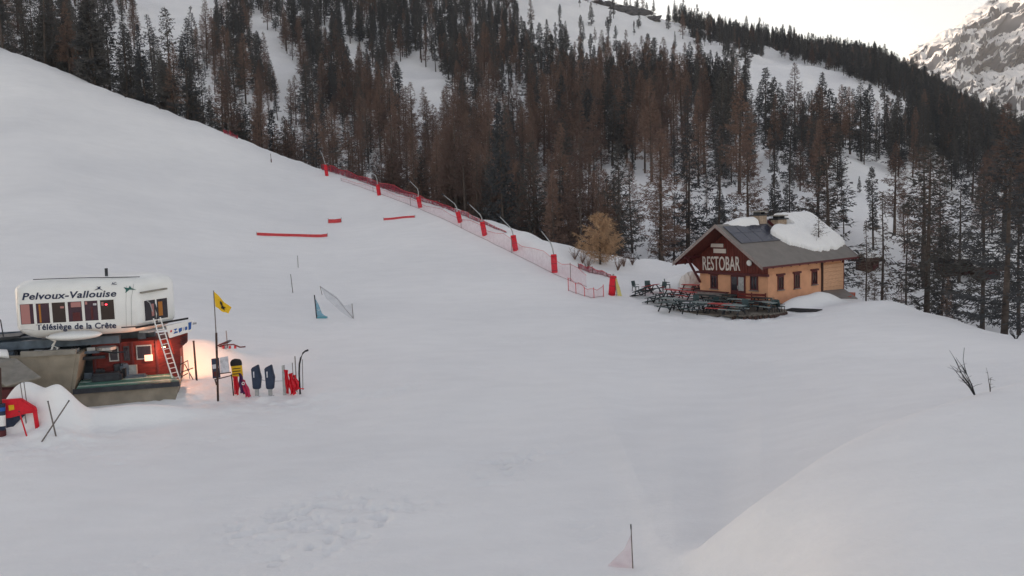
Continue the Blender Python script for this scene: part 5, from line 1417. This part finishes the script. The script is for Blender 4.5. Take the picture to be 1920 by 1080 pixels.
chs = [(1192, 556, 'dark chair farthest left on the terrace'), (1215, 555, 'dark chair standing behind the leftmost table'), (1243, 556, 'dark chair behind the pale left table'), (1252, 553, 'dark chair with raised back left of the snow heap'), (1370, 582, 'dark chair at the front edge beside the red topped table'),
       (1398, 582, 'dark chair in the front row before the door'), (1450, 582, 'left of two dark chairs right of the terrace'), (1464, 582, 'right of two dark chairs right of the terrace'), (1305, 572, 'dark chair between green and pale tables left of centre'), (1340, 575, 'dark chair behind the red topped front table'), (1440, 578, 'dark chair by the restaurant corner')]
for px, py, lab in chs:
    q = on_plane(px, py+3, (0, 0, tz), UP)
    o = chair('terrace_chair', lab, 'dark chairs on the terrace', m_tgreen, m_black) if not cseen else copy_tree(cseen['c'])
    cseen.setdefault('c', o); o['label'] = lab
    o.location = (q.x, q.y, max(tz, ground_z(q.x, q.y)-.02)); o.rotation_euler = (0, 0, rgt.uniform(0, 6.28))
# crumpled white tarpaulin by the gable corner
tb = gp(1294, 545); tq = put('tarpaulin', tb, 'crumpled white tarpaulin heaped beside the left gable corner', 'tarpaulin')
def tarp():
    vv = []; ff = []; n = 26; c0 = tb+Vector((.2, .5, -.1))
    for i in range(n+1):
        for j in range(n+1):
            x = -1.2+2.4*i/n; y = -1.0+2*j/n
            h = 1.75*max(0, 1-(x*x*.62+y*y*.9))**.7+.9*(fbm(x*2.0+5, y*2.0, 91)-.5)+.7*abs(fbm(x*2.6, y*2.6+9, 95)-.5)
            vv.append(c0+Vector((x*.95, y, max(h, -.15))))
    for i in range(n):
        for j in range(n): ff.append([i*(n+1)+j, (i+1)*(n+1)+j, (i+1)*(n+1)+j+1, i*(n+1)+j+1])
    child(MB().add(vv, ff), 'sheet', mat('white_sheet', (.70, .66, .63), .7, noise=.1), tq)
    child(MB().tube([c0+Vector((-1.0, -.95, .05)), c0+Vector((0, -1.0, .1)), c0+Vector((1.0, -.95, .05))], .03, 5), 'lashing', m_bamboo, tq)
tarp()
# flat dark strip at the foot of the bank
mb_ = gp(1505, 585); o = put('dark_strip', mb_, 'flat dark strip on the snow right of the terrace chairs', 'mat')
vv = []; 
mp_ = [(1470, 584), (1485, 582), (1510, 581.5), (1542, 582.5), (1530, 585.5), (1500, 586.5)]
child(MB().prism([G(x, y, .03) for x, y in mp_], (0, 0, .05)), 'sheet', m_black, o)
child(MB().prism([G(x, y, .085) for x, y in [(1490, 583), (1520, 582.8), (1515, 584.2), (1492, 584.6)]], (0, 0, .02)), 'inner_strip', m_dark, o)
# dark rocks breaking the snow on the ridge line
rgk = random.Random(12)
m_rock = mat('ridge_rock', (.10, .095, .10), .95, noise=.4, nscale=.6, bump=.6, bscale=2)
def rock(px, py, s, label):
    t = tcol(px); bz_ = None
    for y in np.arange(300, 640, 1.0):
        if proj(t*y, y, ground_z(t*y, y))[1] <= py: bz_ = y; break
    y = bz_ or 610.; o = empty('rock_outcrop', (t*y, y, ground_z(t*y, y)-.3), rgk.uniform(0, 6), label, 'rock', 'rocks on the ridge')
    bm = bmesh.new(); bmesh.ops.create_icosphere(bm, subdivisions=3, radius=1)
    for v in bm.verts:
        n = float(fbm(np.array(v.co.x*1.7+px), np.array(v.co.y*1.7+v.co.z*1.3), 7, 3)); v.co *= .6+.9*n; v.co.x *= s*1.5; v.co.y *= s; v.co.z *= s*.55
    me = bpy.data.meshes.new('rock'); bm.to_mesh(me); bm.free(); me.materials.append(m_rock)
    q = bpy.data.objects.new('rock_body', me); C.objects.link(q); q.parent = o
    MB().box((s*.4, s*.2, s*.42), (s*1.3, s*.9, s*.16), Matrix.Rotation(.2, 3, 'X')).build('snow_patch', SNOW, o, bevel=s*.05)
for i, (x, y, s_) in enumerate(((1128, 6, 3.0), (1150, 10, 4.0), (1166, 18, 4.5), (1182, 22, 6.0), (1200, 26, 5.0), (1228, 36, 4.0))):
    rock(x, y, s_, ['first', 'second', 'third', 'fourth', 'fifth', 'sixth'][i]+' dark rock from the left along the snowy skyline at top centre')
# huts among the right hand trees
def small_hut(px, py, Y, w, d, h, label, rz=0):
    b = P(px, py, Y); o = empty('wooden_hut', (b.x, b.y, b.z), rz, label, 'hut', 'wooden huts among the trees')
    MB().prism([(-w/2, -d/2, -5), (w/2, -d/2, -5), (w/2, d/2, -5), (-w/2, d/2, -5)], (0, 0, 5+h*.55)).build('wall', m_hut, o)
    for s in (-1, 1):
        rf_ = MB().prism([(-w/2-.5, 0, h), (w/2+.5, 0, h), (w/2+.5, s*(d/2+.6), h*.5), (-w/2-.5, s*(d/2+.6), h*.5)], (0, 0, .15)).build('roof', m_hut, o)
        MB().prism([(-w/2-.2, 0, h+.16), (w/2+.3, 0, h+.16), (w/2+.35, s*(d/2)*.95, h*.58+.16), (-w/2-.35, s*(d/2)*.85, h*.62+.16)], (0, 0, .4)).build('roof_snow', SNOW, rf_)
    MB().box((w*.15, -d/2-.02, -.1), (.9, .06, 1.4)).build('door', m_maroon, o)
    return o
def far_ground(px, py):
    t = tcol(px); y0 = float(np.interp(t, tcols, Yt[:, 9]))
    for y in np.arange(y0, 400, .5):
        z = ground_z(t*y, y)
        if proj(t*y, y, z)[1] <= py: return y
    return 200.
def hut_at(px, py, w, d, h, label, rz):
    y = far_ground(px, py); small_hut(px, py-4, y, w, d, h, label, rz)
hut_at(1626, 506, 1.9, 2.0, 1.6, 'dark brown hut just right of the restaurant', .5)
hut_at(1795, 508, 4.6, 3.2, 1.7, 'long brown hut with snow on the roof behind the right hand trees', -.12)
hut_at(1846, 522, 2.6, 2.4, 1.5, 'dark brown hut below the long one near the right edge', -.1)
hut_at(1910, 398, 3.4, 2.4, 1.7, 'low brown hut high up at the right edge', -.1)

# ------------------------------------------------------------------ thin morning haze
hz = MB().box((500, 1650, 350), (5200, 3600, 1500)).build('haze', None)
hz.data.materials.clear()
hm = bpy.data.materials.new('haze'); hm.use_nodes = True; hnt = hm.node_tree; hnt.nodes.clear()
ho = hnt.nodes.new('ShaderNodeOutputMaterial'); hv = hnt.nodes.new('ShaderNodeVolumePrincipled')
hv.inputs['Color'].default_value = (.92, .95, 1, 1); hv.inputs['Density'].default_value = .0001; hv.inputs['Anisotropy'].default_value = 0
hnt.links.new(hv.outputs[0], ho.inputs['Volume']); hz.data.materials.append(hm)
tag(hz, 'thin morning haze over the valley', None, None, 'stuff')
